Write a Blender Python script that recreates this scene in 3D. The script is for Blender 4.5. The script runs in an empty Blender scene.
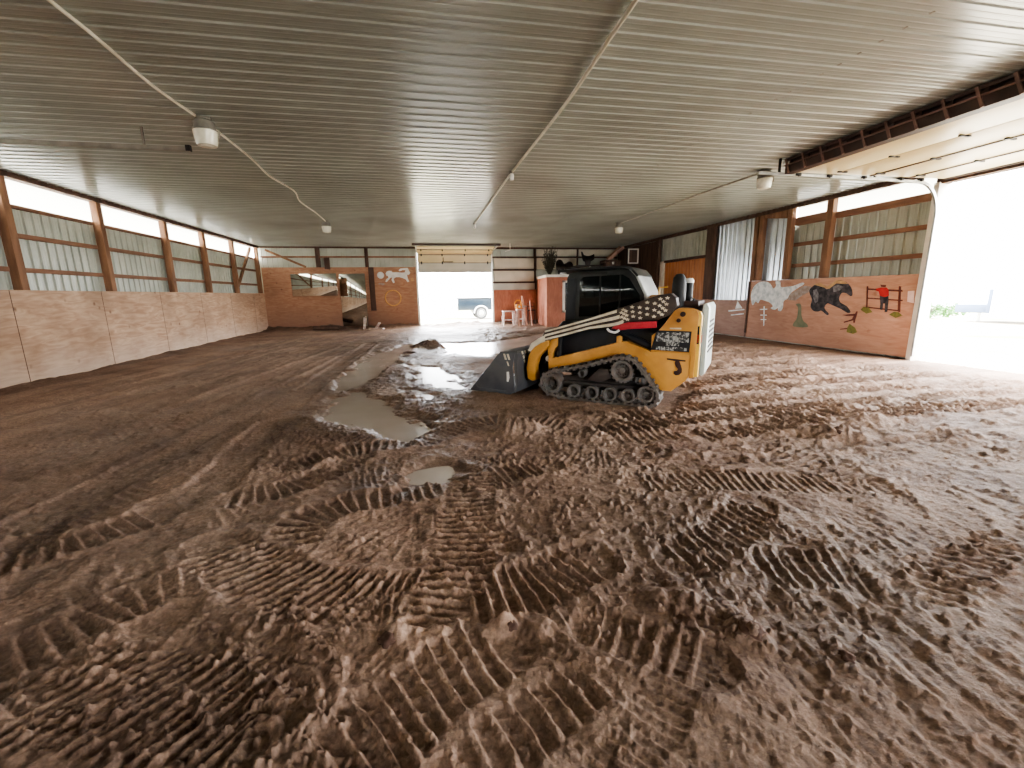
import bpy, bmesh, math, random
import numpy as np
from mathutils import Vector, Matrix

random.seed(7)
scene = bpy.context.scene
COL = scene.collection
XL, XR, ZC, YB, YF = -7.65, 10.65, 4.035, 23.75, -9.0   # inner faces of the barn

# ------------------------------------------------------------------ helpers
def new_obj(name, mesh, mat=None, parent=None):
    o = bpy.data.objects.new(name, mesh)
    COL.objects.link(o)
    if mat is not None:
        for m in (mat if isinstance(mat, (list, tuple)) else [mat]):
            mesh.materials.append(m)
    if parent is not None:
        o.parent = parent
    return o

def tag(o, label=None, cat=None, group=None, kind=None):
    if label: o['label'] = label
    if cat: o['category'] = cat
    if group: o['group'] = group
    if kind: o['kind'] = kind
    return o

def empty(name, loc=(0, 0, 0), rz=0.0):
    o = bpy.data.objects.new(name, None)
    COL.objects.link(o)
    o.location = loc
    o.rotation_euler = (0, 0, rz)
    o.empty_display_size = 0.1
    return o

class MB:
    """collects shapes and links them as one mesh object"""
    def __init__(self):
        self.bm = bmesh.new()
    def box(self, lo, hi, bevel=0.0, mat=0):
        x0, y0, z0 = lo; x1, y1, z1 = hi
        vs = [self.bm.verts.new(p) for p in ((x0,y0,z0),(x1,y0,z0),(x1,y1,z0),(x0,y1,z0),(x0,y0,z1),(x1,y0,z1),(x1,y1,z1),(x0,y1,z1))]
        fs = [self.bm.faces.new([vs[i] for i in f]) for f in ((3,2,1,0),(4,5,6,7),(0,1,5,4),(1,2,6,5),(2,3,7,6),(3,0,4,7))]
        for f in fs: f.material_index = mat
        if bevel > 0:
            es = list({e for f in fs for e in f.edges})
            bmesh.ops.bevel(self.bm, geom=es, offset=bevel, segments=2, affect='EDGES', profile=0.5)
        return self
    def prism(self, poly, a, b, axis='y', bevel=0.0, mat=0):
        """poly: list of 2D points; axis: extrusion axis. 'y': (x,z); 'x': (y,z); 'z': (x,y)"""
        def P(q, t):
            return {'y': (q[0], t, q[1]), 'x': (t, q[0], q[1]), 'z': (q[0], q[1], t)}[axis]
        va = [self.bm.verts.new(P(q, a)) for q in poly]
        vb = [self.bm.verts.new(P(q, b)) for q in poly]
        n = len(poly)
        fs = [self.bm.faces.new(va), self.bm.faces.new(vb[::-1])]
        for i in range(n):
            j = (i + 1) % n
            fs.append(self.bm.faces.new((va[j], va[i], vb[i], vb[j])))
        bmesh.ops.recalc_face_normals(self.bm, faces=fs)
        for f in fs: f.material_index = mat
        if bevel > 0:
            es = list(set(fs[0].edges) | set(fs[1].edges))
            bmesh.ops.bevel(self.bm, geom=es, offset=bevel, segments=2, affect='EDGES', profile=0.5)
        return self
    def flat(self, poly3):
        vs = [self.bm.verts.new(p) for p in poly3]
        self.bm.faces.new(vs)
        return self
    def tube(self, pts, r, n=10, closed=False):
        pts = [Vector(p) for p in pts]
        rings = []
        N = len(pts)
        up = None
        for i, p in enumerate(pts):
            if closed: t = (pts[(i+1) % N] - pts[i-1])
            else: t = pts[min(i+1, N-1)] - pts[max(i-1, 0)]
            t.normalize()
            if up is None:
                up = Vector((0, 0, 1)) if abs(t.z) < .9 else Vector((1, 0, 0))
            s = t.cross(up).normalized(); up = s.cross(t).normalized()
            rr = r[i] if isinstance(r, (list, tuple)) else r
            rings.append([self.bm.verts.new(p + (s*math.cos(2*math.pi*k/n) + up*math.sin(2*math.pi*k/n))*rr) for k in range(n)])
        M = N if closed else N - 1
        for i in range(M):
            a, b = rings[i], rings[(i+1) % N]
            for k in range(n):
                self.bm.faces.new((a[k], a[(k+1) % n], b[(k+1) % n], b[k]))
        if not closed:
            self.bm.faces.new(rings[0][::-1]); self.bm.faces.new(rings[-1])
        return self
    def lathe(self, prof, c=(0,0,0), axis='z', n=24, sx=1.0, mat=0):
        """prof: list of (radius, height)"""
        def P(r, h, a):
            u, v = r*math.cos(a)*sx, r*math.sin(a)
            q = {'z': (u, v, h), 'y': (u, h, v), 'x': (h, u, v)}[axis]
            return (q[0]+c[0], q[1]+c[1], q[2]+c[2])
        rings = []
        for r, h in prof:
            if r < 1e-6: rings.append([self.bm.verts.new(P(0, h, 0))])
            else: rings.append([self.bm.verts.new(P(r, h, 2*math.pi*k/n)) for k in range(n)])
        fs = []
        for a, b in zip(rings, rings[1:]):
            for k in range(n):
                k2 = (k+1) % n
                if len(a) == 1 and len(b) == 1: continue
                if len(a) == 1: fs.append(self.bm.faces.new((a[0], b[k2], b[k])))
                elif len(b) == 1: fs.append(self.bm.faces.new((a[k], a[k2], b[0])))
                else: fs.append(self.bm.faces.new((a[k], a[k2], b[k2], b[k])))
        for f in fs: f.material_index = mat
        return self
    def beam(self, p, q, w, h):
        p, q = Vector(p), Vector(q); t = (q-p).normalized()
        up = Vector((0,0,1)) if abs(t.z) < .95 else Vector((1,0,0))
        s = t.cross(up).normalized(); u = s.cross(t).normalized()
        c = []
        for e in (p, q):
            for a, b in ((-1,-1),(1,-1),(1,1),(-1,1)):
                c.append(self.bm.verts.new(e + s*a*w/2 + u*b*h/2))
        for f in ((3,2,1,0),(4,5,6,7),(0,1,5,4),(1,2,6,5),(2,3,7,6),(3,0,4,7)):
            self.bm.faces.new([c[i] for i in f])
        return self
    def build(self, name, mat=None, parent=None, smooth=True, ang=0.55):
        bmesh.ops.recalc_face_normals(self.bm, faces=self.bm.faces[:])
        me = bpy.data.meshes.new(name)
        self.bm.to_mesh(me); self.bm.free()
        if smooth and len(me.polygons):
            me.polygons.foreach_set('use_smooth', [True]*len(me.polygons))
            me.set_sharp_from_angle(angle=ang)
        return new_obj(name, me, mat, parent)

def catmull(pts, n, closed=True):
    P = [Vector(p) for p in pts]; N = len(P); out = []
    for i in range(N if closed else N-1):
        if closed: p0, p1, p2, p3 = P[i-1], P[i], P[(i+1) % N], P[(i+2) % N]
        else: p0, p1, p2, p3 = P[max(i-1,0)], P[i], P[i+1], P[min(i+2,N-1)]
        for k in range(n):
            t = k/n
            out.append(0.5*((2*p1) + (-p0+p2)*t + (2*p0-5*p1+4*p2-p3)*t*t + (-p0+3*p1-3*p2+p3)*t**3))
    if not closed: out.append(P[-1])
    return out

def resample(pts, n):
    """closed polyline to n evenly spaced points"""
    P = pts + [pts[0]]
    L = [0]
    for a, b in zip(P, P[1:]): L.append(L[-1] + (b-a).length)
    out, j = [], 0
    for k in range(n):
        s = L[-1]*k/n
        while L[j+1] < s: j += 1
        t = (s-L[j])/max(L[j+1]-L[j], 1e-9)
        out.append(P[j].lerp(P[j+1], t))
    return out

# ------------------------------------------------------------------ materials
def srgb(r, g, b):
    f = lambda c: (c/255/12.92) if c/255 <= .04045 else ((c/255+.055)/1.055)**2.4
    return (f(r), f(g), f(b), 1)

def mat(name, col, rough=.6, metal=0.0, col2=None, scale=4.0, stretch=(1,1,1), detail=6, bump=0.0, bump_scale=None, lo=.35, hi=.65,
        spec=.5, emit=None, trans=0.0, dirt=None, dirt_scale=1.2, dirt_lo=.5, dirt_hi=.75, coat=0.0):
    m = bpy.data.materials.new(name); m.use_nodes = True
    nt = m.node_tree; N = nt.nodes; L = nt.links
    b = N['Principled BSDF']
    b.inputs['Roughness'].default_value = rough
    b.inputs['Metallic'].default_value = metal
    b.inputs['Specular IOR Level'].default_value = spec
    b.inputs['Transmission Weight'].default_value = trans
    b.inputs['Coat Weight'].default_value = coat
    if len(col) == 3: col = srgb(*col)
    tc = N.new('ShaderNodeTexCoord'); mp = N.new('ShaderNodeMapping')
    mp.inputs['Scale'].default_value = stretch
    L.new(tc.outputs['Object'], mp.inputs['Vector'])
    last = None
    if col2 is not None:
        if len(col2) == 3: col2 = srgb(*col2)
        nz = N.new('ShaderNodeTexNoise'); nz.inputs['Scale'].default_value = scale; nz.inputs['Detail'].default_value = detail
        L.new(mp.outputs[0], nz.inputs['Vector'])
        rp = N.new('ShaderNodeValToRGB')
        rp.color_ramp.elements[0].position = lo; rp.color_ramp.elements[0].color = col
        rp.color_ramp.elements[1].position = hi; rp.color_ramp.elements[1].color = col2
        L.new(nz.outputs['Fac'], rp.inputs['Fac']); last = rp.outputs['Color']
    else:
        rgb = N.new('ShaderNodeRGB'); rgb.outputs[0].default_value = col; last = rgb.outputs[0]
    if dirt is not None:
        if len(dirt) == 3: dirt = srgb(*dirt)
        nz = N.new('ShaderNodeTexNoise'); nz.inputs['Scale'].default_value = dirt_scale; nz.inputs['Detail'].default_value = 8
        L.new(tc.outputs['Object'], nz.inputs['Vector'])
        mr = N.new('ShaderNodeMapRange'); mr.inputs['From Min'].default_value = dirt_lo; mr.inputs['From Max'].default_value = dirt_hi
        L.new(nz.outputs['Fac'], mr.inputs['Value'])
        mx = N.new('ShaderNodeMix'); mx.data_type = 'RGBA'
        L.new(mr.outputs[0], mx.inputs['Factor']); L.new(last, mx.inputs[6]); mx.inputs[7].default_value = dirt
        last = mx.outputs[2]
    L.new(last, b.inputs['Base Color'])
    if bump > 0:
        nz = N.new('ShaderNodeTexNoise'); nz.inputs['Scale'].default_value = bump_scale or scale*3; nz.inputs['Detail'].default_value = 8
        L.new(mp.outputs[0], nz.inputs['Vector'])
        bp = N.new('ShaderNodeBump'); bp.inputs['Strength'].default_value = bump; bp.inputs['Distance'].default_value = .02
        L.new(nz.outputs['Fac'], bp.inputs['Height']); L.new(bp.outputs[0], b.inputs['Normal'])
    if emit:
        b.inputs['Emission Color'].default_value = emit[0]; b.inputs['Emission Strength'].default_value = emit[1]
    return m

def plywood(name, c1, c2, knot, stretch, dirt=None, dirt_z=None, knots=True, kscale=1.0):
    """grain noise + dark knots + sheet variation + mud rubbed on low down"""
    m = bpy.data.materials.new(name); m.use_nodes = True
    nt = m.node_tree; N = nt.nodes; L = nt.links
    b = N['Principled BSDF']; b.inputs['Roughness'].default_value = .75; b.inputs['Specular IOR Level'].default_value = .25
    tc = N.new('ShaderNodeTexCoord'); mp = N.new('ShaderNodeMapping'); mp.inputs['Scale'].default_value = stretch
    L.new(tc.outputs['Object'], mp.inputs['Vector'])
    wv = N.new('ShaderNodeTexNoise'); wv.inputs['Scale'].default_value = 3.0; wv.inputs['Detail'].default_value = 9; wv.inputs['Distortion'].default_value = 1.4
    L.new(mp.outputs[0], wv.inputs['Vector'])
    rp = N.new('ShaderNodeValToRGB'); e = rp.color_ramp.elements
    e[0].position = .33; e[0].color = srgb(*c1); e[1].position = .66; e[1].color = srgb(*c2)
    L.new(wv.outputs['Fac'], rp.inputs['Fac']); last = rp.outputs['Color']
    def mix(fac, col, blend='MIX'):
        nonlocal last
        mx = N.new('ShaderNodeMix'); mx.data_type = 'RGBA'; mx.blend_type = blend
        L.new(fac, mx.inputs['Factor']); L.new(last, mx.inputs[6]); mx.inputs[7].default_value = srgb(*col); last = mx.outputs[2]
    # broad patches
    nz = N.new('ShaderNodeTexNoise'); nz.inputs['Scale'].default_value = .8; nz.inputs['Detail'].default_value = 5
    L.new(tc.outputs['Object'], nz.inputs['Vector'])
    mr = N.new('ShaderNodeMapRange'); mr.inputs['From Min'].default_value = .4; mr.inputs['From Max'].default_value = .75; mr.inputs['To Max'].default_value = .55
    L.new(nz.outputs['Fac'], mr.inputs['Value']); mix(mr.outputs[0], [int(v*.8) for v in c1])
    if knots:
        vo = N.new('ShaderNodeTexVoronoi'); vo.inputs['Scale'].default_value = 2.2*kscale
        L.new(tc.outputs['Object'], vo.inputs['Vector'])
        n2 = N.new('ShaderNodeTexNoise'); n2.inputs['Scale'].default_value = 14; L.new(tc.outputs['Object'], n2.inputs['Vector'])
        ad = N.new('ShaderNodeMath'); ad.operation = 'MULTIPLY_ADD'; ad.inputs[1].default_value = .09
        L.new(n2.outputs['Fac'], ad.inputs[0]); L.new(vo.outputs['Distance'], ad.inputs[2])
        mr = N.new('ShaderNodeMapRange'); mr.inputs['From Min'].default_value = .17; mr.inputs['From Max'].default_value = .06; mr.inputs['To Max'].default_value = .8
        L.new(ad.outputs[0], mr.inputs['Value']); mix(mr.outputs[0], knot)
    if dirt:
        sp = N.new('ShaderNodeSeparateXYZ'); L.new(tc.outputs['Object'], sp.inputs[0])
        n3 = N.new('ShaderNodeTexNoise'); n3.inputs['Scale'].default_value = 1.6; n3.inputs['Detail'].default_value = 7
        L.new(tc.outputs['Object'], n3.inputs['Vector'])
        ad = N.new('ShaderNodeMath'); ad.operation = 'MULTIPLY_ADD'; ad.inputs[1].default_value = 1.1
        L.new(n3.outputs['Fac'], ad.inputs[0]); L.new(sp.outputs['Z'], ad.inputs[2])
        mr = N.new('ShaderNodeMapRange'); mr.inputs['From Min'].default_value = dirt_z[1]; mr.inputs['From Max'].default_value = dirt_z[0]; mr.inputs['To Max'].default_value = dirt_z[2]
        L.new(ad.outputs[0], mr.inputs['Value']); mix(mr.outputs[0], dirt)
    L.new(last, b.inputs['Base Color'])
    bp = N.new('ShaderNodeBump'); bp.inputs['Strength'].default_value = .25; bp.inputs['Distance'].default_value = .01
    L.new(wv.outputs['Fac'], bp.inputs['Height']); L.new(bp.outputs[0], b.inputs['Normal'])
    return m

M = {}
M['ceil'] = mat('white_ceiling_steel', (172,177,170), .22, 0.0, (160,164,157), scale=.7, spec=.9, dirt=(146,148,142), dirt_scale=.45)
M['steel_in'] = mat('bare_galvanised_wall_steel', (184,186,172), .4, .1, (166,168,154), scale=1.5, spec=.6)
M['steel_bright'] = mat('clean_galvanised_sheet', (205,212,218), .3, .4, (185,192,198), scale=2)
M['white_sheet'] = mat('white_lining_sheet', (222,212,194), .5, 0, (206,196,178), scale=1.5)
M['timber'] = mat('rough_treated_timber', (150,112,84), .8, 0, (118,84,62), scale=2.5, stretch=(3,3,.5), bump=.3, bump_scale=9)
M['timber_dark'] = mat('dark_weathered_timber', (98,74,60), .85, 0, (74,54,44), scale=2.5, stretch=(3,3,.5), bump=.3, bump_scale=9)
M['girt'] = mat('girt_timber', (146,108,84), .8, 0, (122,88,68), scale=2.5, stretch=(2,.5,3))
M['ply_left'] = plywood('pale_dusty_plywood', (176,142,116), (208,178,150), (104,66,48), (.6,.5,3), dirt=(206,186,168), dirt_z=(.4,1.25,.75))
M['ply_back'] = plywood('orange_plywood', (160,116,90), (182,142,114), (108,68,50), (.7,1,3), dirt=(132,100,84), dirt_z=(.5,1.9,.9))
M['ply_red'] = plywood('reddish_plywood', (174,112,90), (194,132,108), (116,68,52), (3,1,.7), dirt=(110,76,60), dirt_z=(.2,1.0,.5), knots=False)
M['ply_mural'] = plywood('weathered_mural_plywood', (186,138,114), (206,162,138), (138,92,70), (1,.6,3.2), dirt=(150,116,100), dirt_z=(.3,1.3,.6), kscale=.7)
M['ply_dusty'] = plywood('dusty_brown_plywood', (164,132,118), (182,150,136), (104,70,58), (1,.7,3), dirt=(128,100,88), dirt_z=(.3,1.2,.6), knots=False)
M['door_wood'] = mat('orange_stained_boards', (190,124,72), .55, 0, (164,100,54), scale=3, stretch=(1,4,.4), bump=.15)
M['cream'] = mat('cream_painted_steel', (212,194,150), .36, 0, (200,182,138), scale=1.2, spec=.55)
M['cream_grey'] = mat('grey_cream_steel', (196,192,178), .45, 0, (184,180,166), scale=1.2)
M['brown_steel'] = mat('dark_brown_steel', (70,46,38), .55, 0, (54,36,30), scale=5)
M['brown_light'] = mat('lighter_brown_steel', (128,96,82), .5, 0, (112,84,72), scale=5)
M['black_iron'] = mat('black_iron', (26,24,24), .5, .3, (40,36,34), scale=12)
M['galv'] = mat('galvanised_track', (190,190,186), .35, .7, (160,160,156), scale=8)
M['white_paint'] = mat('white_trim_paint', (232,226,216), .5, 0, (216,208,196), scale=3)
M['conduit'] = mat('white_plastic_cable', (214,208,192), .5, 0, (198,190,172), scale=6)
M['grey_cond'] = mat('grey_conduit', (140,134,124), .5, .3, (120,114,106), scale=6)
M['lamp_body'] = mat('grey_cast_ballast_housing', (130,126,116), .55, .2, (110,106,98), scale=8)
M['lamp_glass'] = mat('ribbed_prismatic_glass', (226,222,204), .25, 0, (206,202,184), scale=9, spec=.7)
M['mirror'] = mat('silvered_mirror', (225,226,220), .03, 1.0, (205,206,200), scale=.8)
M['yellow'] = mat('loader_yellow_paint', (204,150,76), .42, 0, (188,134,62), scale=3, spec=.5, dirt=(150,98,52), dirt_scale=2.2, dirt_lo=.48, dirt_hi=.8)
M['yellow_lit'] = mat('loader_yellow_lit', (240,196,96), .45, 0, (226,178,76), scale=3)  # brighter copy of the loader yellow, daylight on the corner post painted in
M['dark_paint'] = mat('loader_black_paint', (24,26,30), .42, .1, (36,38,44), scale=4, dirt=(66,54,46), dirt_scale=3, dirt_lo=.5, dirt_hi=.85)
M['bucket'] = mat('worn_bucket_steel', (78,80,84), .5, .3, (100,100,102), scale=2.5, dirt=(92,84,78), dirt_scale=2.5, dirt_lo=.52, dirt_hi=.8)
M['rubber'] = mat('muddy_black_rubber', (84,80,76), .8, 0, (112,104,96), scale=7, bump=.2, bump_scale=30, dirt=(104,86,74), dirt_scale=4, dirt_lo=.45, dirt_hi=.8)
M['wheel'] = mat('track_wheel_grey', (94,92,88), .65, .2, (120,112,106), scale=7, dirt=(104,86,74), dirt_scale=5)
M['track_frame'] = mat('dark_track_frame', (40,36,34), .7, .1, (64,54,48), scale=6)
M['cab_glass'] = mat('smoked_cab_glass', (8,12,12), .06, 0, (14,20,20), scale=2, spec=.35)
M['cab_frame'] = mat('black_cab_frame', (22,24,24), .38, 0, (34,36,36), scale=6)
M['cab_grey'] = mat('lit_grey_cab_rear_shell', (176,178,176), .35, .2, (150,152,150), scale=4)  # pale grey puts the light caught by the cab's rear into the colour
M['flag_white'] = mat('off_white_stripe_vinyl', (226,216,192), .5, 0, (204,192,166), scale=8, dirt=(150,128,104), dirt_scale=5, dirt_lo=.5, dirt_hi=.8)
M['flag_dark'] = mat('dark_brown_vinyl', (48,38,32), .55, 0, (70,56,46), scale=8)
M['red'] = mat('red_vinyl', (184,48,58), .45, 0, (160,40,50), scale=6)
M['tail_red'] = mat('red_tail_lens', (190,60,26), .3, 0, (150,34,20), scale=9)
M['tail_panel'] = mat('silver_rear_door', (216,220,218), .28, .15, (196,206,196), scale=2.5)
M['decal_grey'] = mat('grey_speckled_decal', (168,168,164), .5, 0, (60,60,60), scale=26, lo=.47, hi=.55)
M['plastic_white'] = mat('white_plastic', (232,230,224), .5, 0, (214,212,206), scale=5)
M['soot'] = mat('matt_black_pipe', (16,15,15), .6, .2, (28,26,25), scale=7)
M['paint_white'] = mat('white_wall_paint', (244,246,246), .8, 0, (196,204,206), scale=7, lo=.42, hi=.66)
M['paint_grey'] = mat('thin_grey_wall_paint', (176,164,156), .8, 0, (150,130,118), scale=9)
M['paint_black'] = mat('black_brown_wall_paint', (44,42,46), .8, 0, (92,84,86), scale=9, lo=.4, hi=.7)
M['paint_silver'] = mat('silver_grey_wall_paint', (140,138,140), .8, 0, (96,92,94), scale=12)
M['paint_tan'] = mat('tan_wall_paint', (206,168,122), .8, 0, (180,140,100), scale=9)
M['paint_green'] = mat('faded_green_wall_paint', (112,122,96), .8, 0, (132,130,104), scale=8)
M['paint_olive'] = mat('olive_wall_paint', (132,126,58), .8, 0, (104,104,52), scale=14)
M['paint_brown'] = mat('dark_red_brown_wall_paint', (92,44,34), .8, 0, (116,60,46), scale=10)
M['paint_red'] = mat('red_wall_paint', (204,50,46), .8, 0, (180,40,40), scale=10)
M['paper'] = mat('pink_white_paper', (240,214,206), .7, 0, (230,196,186), scale=8)
M['rope'] = mat('tan_lariat_rope', (222,176,112), .8, 0, (196,146,84), scale=30, bump=.3)
M['junk_dark'] = mat('dark_leather', (34,26,22), .55, 0, (58,46,38), scale=9)
M['brush'] = mat('dry_dark_branches', (70,64,48), .9, 0, (44,38,28), scale=9)
M['orange_plastic'] = mat('orange_yellow_plastic', (238,168,58), .4, 0, (222,142,40), scale=5)
M['old_white_wood'] = mat('chipped_white_wood', (226,212,204), .7, 0, (186,160,150), scale=9)
M['pinkish_wood'] = mat('bleached_plank', (204,166,150), .8, 0, (178,134,116), scale=4, stretch=(3,3,.5))
M['truck'] = mat('blue_grey_truck_paint', (24,38,50), .3, .2, (18,30,42), scale=2)
M['tire'] = mat('truck_tire', (40,40,42), .8, 0, (60,60,60), scale=6)
M['chrome'] = mat('pale_wheel_rim', (210,212,214), .3, .6, (190,192,194), scale=4)
M['leaf'] = mat('bright_bush_leaf', (70,120,44), .7, 0, (44,86,30), scale=9)
M['gravel'] = mat('pale_gravel_yard', (190,180,164), .9, 0, (168,158,140), scale=14, bump=.3, dirt=(120,128,78), dirt_scale=.25, dirt_lo=.5, dirt_hi=.62)
M['white_body'] = mat('white_trailer_paint', (236,238,240), .4, 0, (226,228,230), scale=2)
M['shade_blue'] = mat('blue_grey_trailer_shade', (74,88,112), .45, 0, (60,74,98), scale=2)  # shadow side of the white trailer painted as blue grey
M['clod'] = mat('mud_clod', (92,64,48), .85, 0, (72,48,36), scale=7, bump=.6, bump_scale=25)

def translucent():
    m = bpy.data.materials.new('white_translucent_fibreglass'); m.use_nodes = True
    nt = m.node_tree; N = nt.nodes; L = nt.links
    N.remove(N['Principled BSDF'])
    t = N.new('ShaderNodeBsdfTranslucent'); t.inputs[0].default_value = (.93,.93,.9,1)
    d = N.new('ShaderNodeBsdfDiffuse'); d.inputs[0].default_value = (.85,.85,.82,1)
    mx = N.new('ShaderNodeMixShader'); mx.inputs[0].default_value = .3
    nz = N.new('ShaderNodeTexNoise'); nz.inputs['Scale'].default_value = .6
    mr = N.new('ShaderNodeMapRange'); mr.inputs['To Min'].default_value = .2; mr.inputs['To Max'].default_value = .4
    L.new(nz.outputs['Fac'], mr.inputs['Value']); L.new(mr.outputs[0], mx.inputs[0])
    L.new(t.outputs[0], mx.inputs[1]); L.new(d.outputs[0], mx.inputs[2]); L.new(mx.outputs[0], N['Material Output'].inputs[0])
    return m
M['skylight'] = translucent()

def mud_material():
    m = bpy.data.materials.new('churned_brown_mud'); m.use_nodes = True
    nt = m.node_tree; N = nt.nodes; L = nt.links
    b = N['Principled BSDF']; b.inputs['Specular IOR Level'].default_value = .22
    tc = N.new('ShaderNodeTexCoord')
    def noise(sc, det=8, rough=.6):
        n = N.new('ShaderNodeTexNoise'); n.inputs['Scale'].default_value = sc; n.inputs['Detail'].default_value = det; n.inputs['Roughness'].default_value = rough
        L.new(tc.outputs['Object'], n.inputs['Vector']); return n.outputs['Fac']
    at = N.new('ShaderNodeAttribute'); at.attribute_name = 'wet'
    tn = N.new('ShaderNodeAttribute'); tn.attribute_name = 'tone'
    n1 = noise(.9); rp = N.new('ShaderNodeValToRGB'); e = rp.color_ramp.elements
    e[0].position = .3; e[0].color = srgb(122,97,82); e[1].position = .7; e[1].color = srgb(158,134,117)
    mid = e.new(.5); mid.color = srgb(140,115,98)
    L.new(n1, rp.inputs['Fac'])
    n2 = noise(38, 6, .7)
    mr = N.new('ShaderNodeMapRange'); mr.inputs['From Min'].default_value = .3; mr.inputs['From Max'].default_value = .7; mr.inputs['To Min'].default_value = .6; mr.inputs['To Max'].default_value = 1.35
    L.new(n2, mr.inputs['Value'])
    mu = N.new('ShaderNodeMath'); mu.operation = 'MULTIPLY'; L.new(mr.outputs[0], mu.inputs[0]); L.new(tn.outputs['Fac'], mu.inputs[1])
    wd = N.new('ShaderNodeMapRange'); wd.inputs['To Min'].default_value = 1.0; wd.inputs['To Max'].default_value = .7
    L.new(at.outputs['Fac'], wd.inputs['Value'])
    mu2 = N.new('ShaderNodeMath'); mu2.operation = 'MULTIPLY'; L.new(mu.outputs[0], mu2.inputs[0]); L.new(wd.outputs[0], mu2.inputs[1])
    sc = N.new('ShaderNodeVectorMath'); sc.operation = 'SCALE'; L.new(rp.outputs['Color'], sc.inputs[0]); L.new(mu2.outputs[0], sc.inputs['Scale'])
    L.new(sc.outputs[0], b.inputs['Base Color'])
    rr = N.new('ShaderNodeMapRange'); rr.inputs['To Min'].default_value = .82; rr.inputs['To Max'].default_value = .34
    L.new(at.outputs['Fac'], rr.inputs['Value']); L.new(rr.outputs[0], b.inputs['Roughness'])
    bp = N.new('ShaderNodeBump'); bp.inputs['Strength'].default_value = .8; bp.inputs['Distance'].default_value = .014
    L.new(noise(55, 9, .72), bp.inputs['Height'])
    bp2 = N.new('ShaderNodeBump'); bp2.inputs['Strength'].default_value = .5; bp2.inputs['Distance'].default_value = .03
    L.new(noise(14, 6, .6), bp2.inputs['Height']); L.new(bp.outputs[0], bp2.inputs['Normal'])
    L.new(bp2.outputs[0], b.inputs['Normal'])
    return m
M['mud'] = mud_material()

def water_material():
    m = bpy.data.materials.new('muddy_puddle_water'); m.use_nodes = True
    nt = m.node_tree; N = nt.nodes; L = nt.links
    b = N['Principled BSDF']; b.inputs['Base Color'].default_value = srgb(176,162,148); b.inputs['Roughness'].default_value = .09
    b.inputs['Specular IOR Level'].default_value = .9
    b.inputs['Roughness'].default_value = .26
    tc = N.new('ShaderNodeTexCoord'); n = N.new('ShaderNodeTexNoise'); n.inputs['Scale'].default_value = .9; n.inputs['Detail'].default_value = 3
    L.new(tc.outputs['Object'], n.inputs['Vector'])
    rp = N.new('ShaderNodeValToRGB'); rp.color_ramp.elements[0].color = srgb(150,134,120); rp.color_ramp.elements[1].color = srgb(196,184,174)  # pale muddy colours also stand in for whitish reflected daylight
    L.new(n.outputs['Fac'], rp.inputs['Fac']); L.new(rp.outputs['Color'], b.inputs['Base Color'])
    return m
M['water'] = water_material()

# ------------------------------------------------------------------ mud floor (real relief)
def lattice(ix, iy, seed):
    h = (ix.astype(np.int64)*374761393 + iy.astype(np.int64)*668265263 + seed*974711) & 0x7fffffff
    h = ((h ^ (h >> 13)) * 1274126177) & 0x7fffffff
    return ((h ^ (h >> 16)) & 0xffff)/65535.0
def vnoise(x, y, seed=0):
    ix, iy = np.floor(x), np.floor(y); fx, fy = x-ix, y-iy
    fx = fx*fx*fx*(fx*(fx*6-15)+10); fy = fy*fy*fy*(fy*(fy*6-15)+10)
    a, b = lattice(ix, iy, seed), lattice(ix+1, iy, seed); c, d = lattice(ix, iy+1, seed), lattice(ix+1, iy+1, seed)
    return (a*(1-fx)+b*fx)*(1-fy) + (c*(1-fx)+d*fx)*fy - .5
def fbm(x, y, f, octv=4, seed=0, gain=.5):
    s = np.zeros_like(x); a = 1.0
    for k in range(octv):
        s += a*vnoise(x*f+k*17.3, y*f-k*9.1, seed+k); f *= 2.03; a *= gain
    return s
def sstep(a, b, x):
    t = np.clip((x-a)/(b-a), 0, 1); return t*t*(3-2*t)

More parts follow.
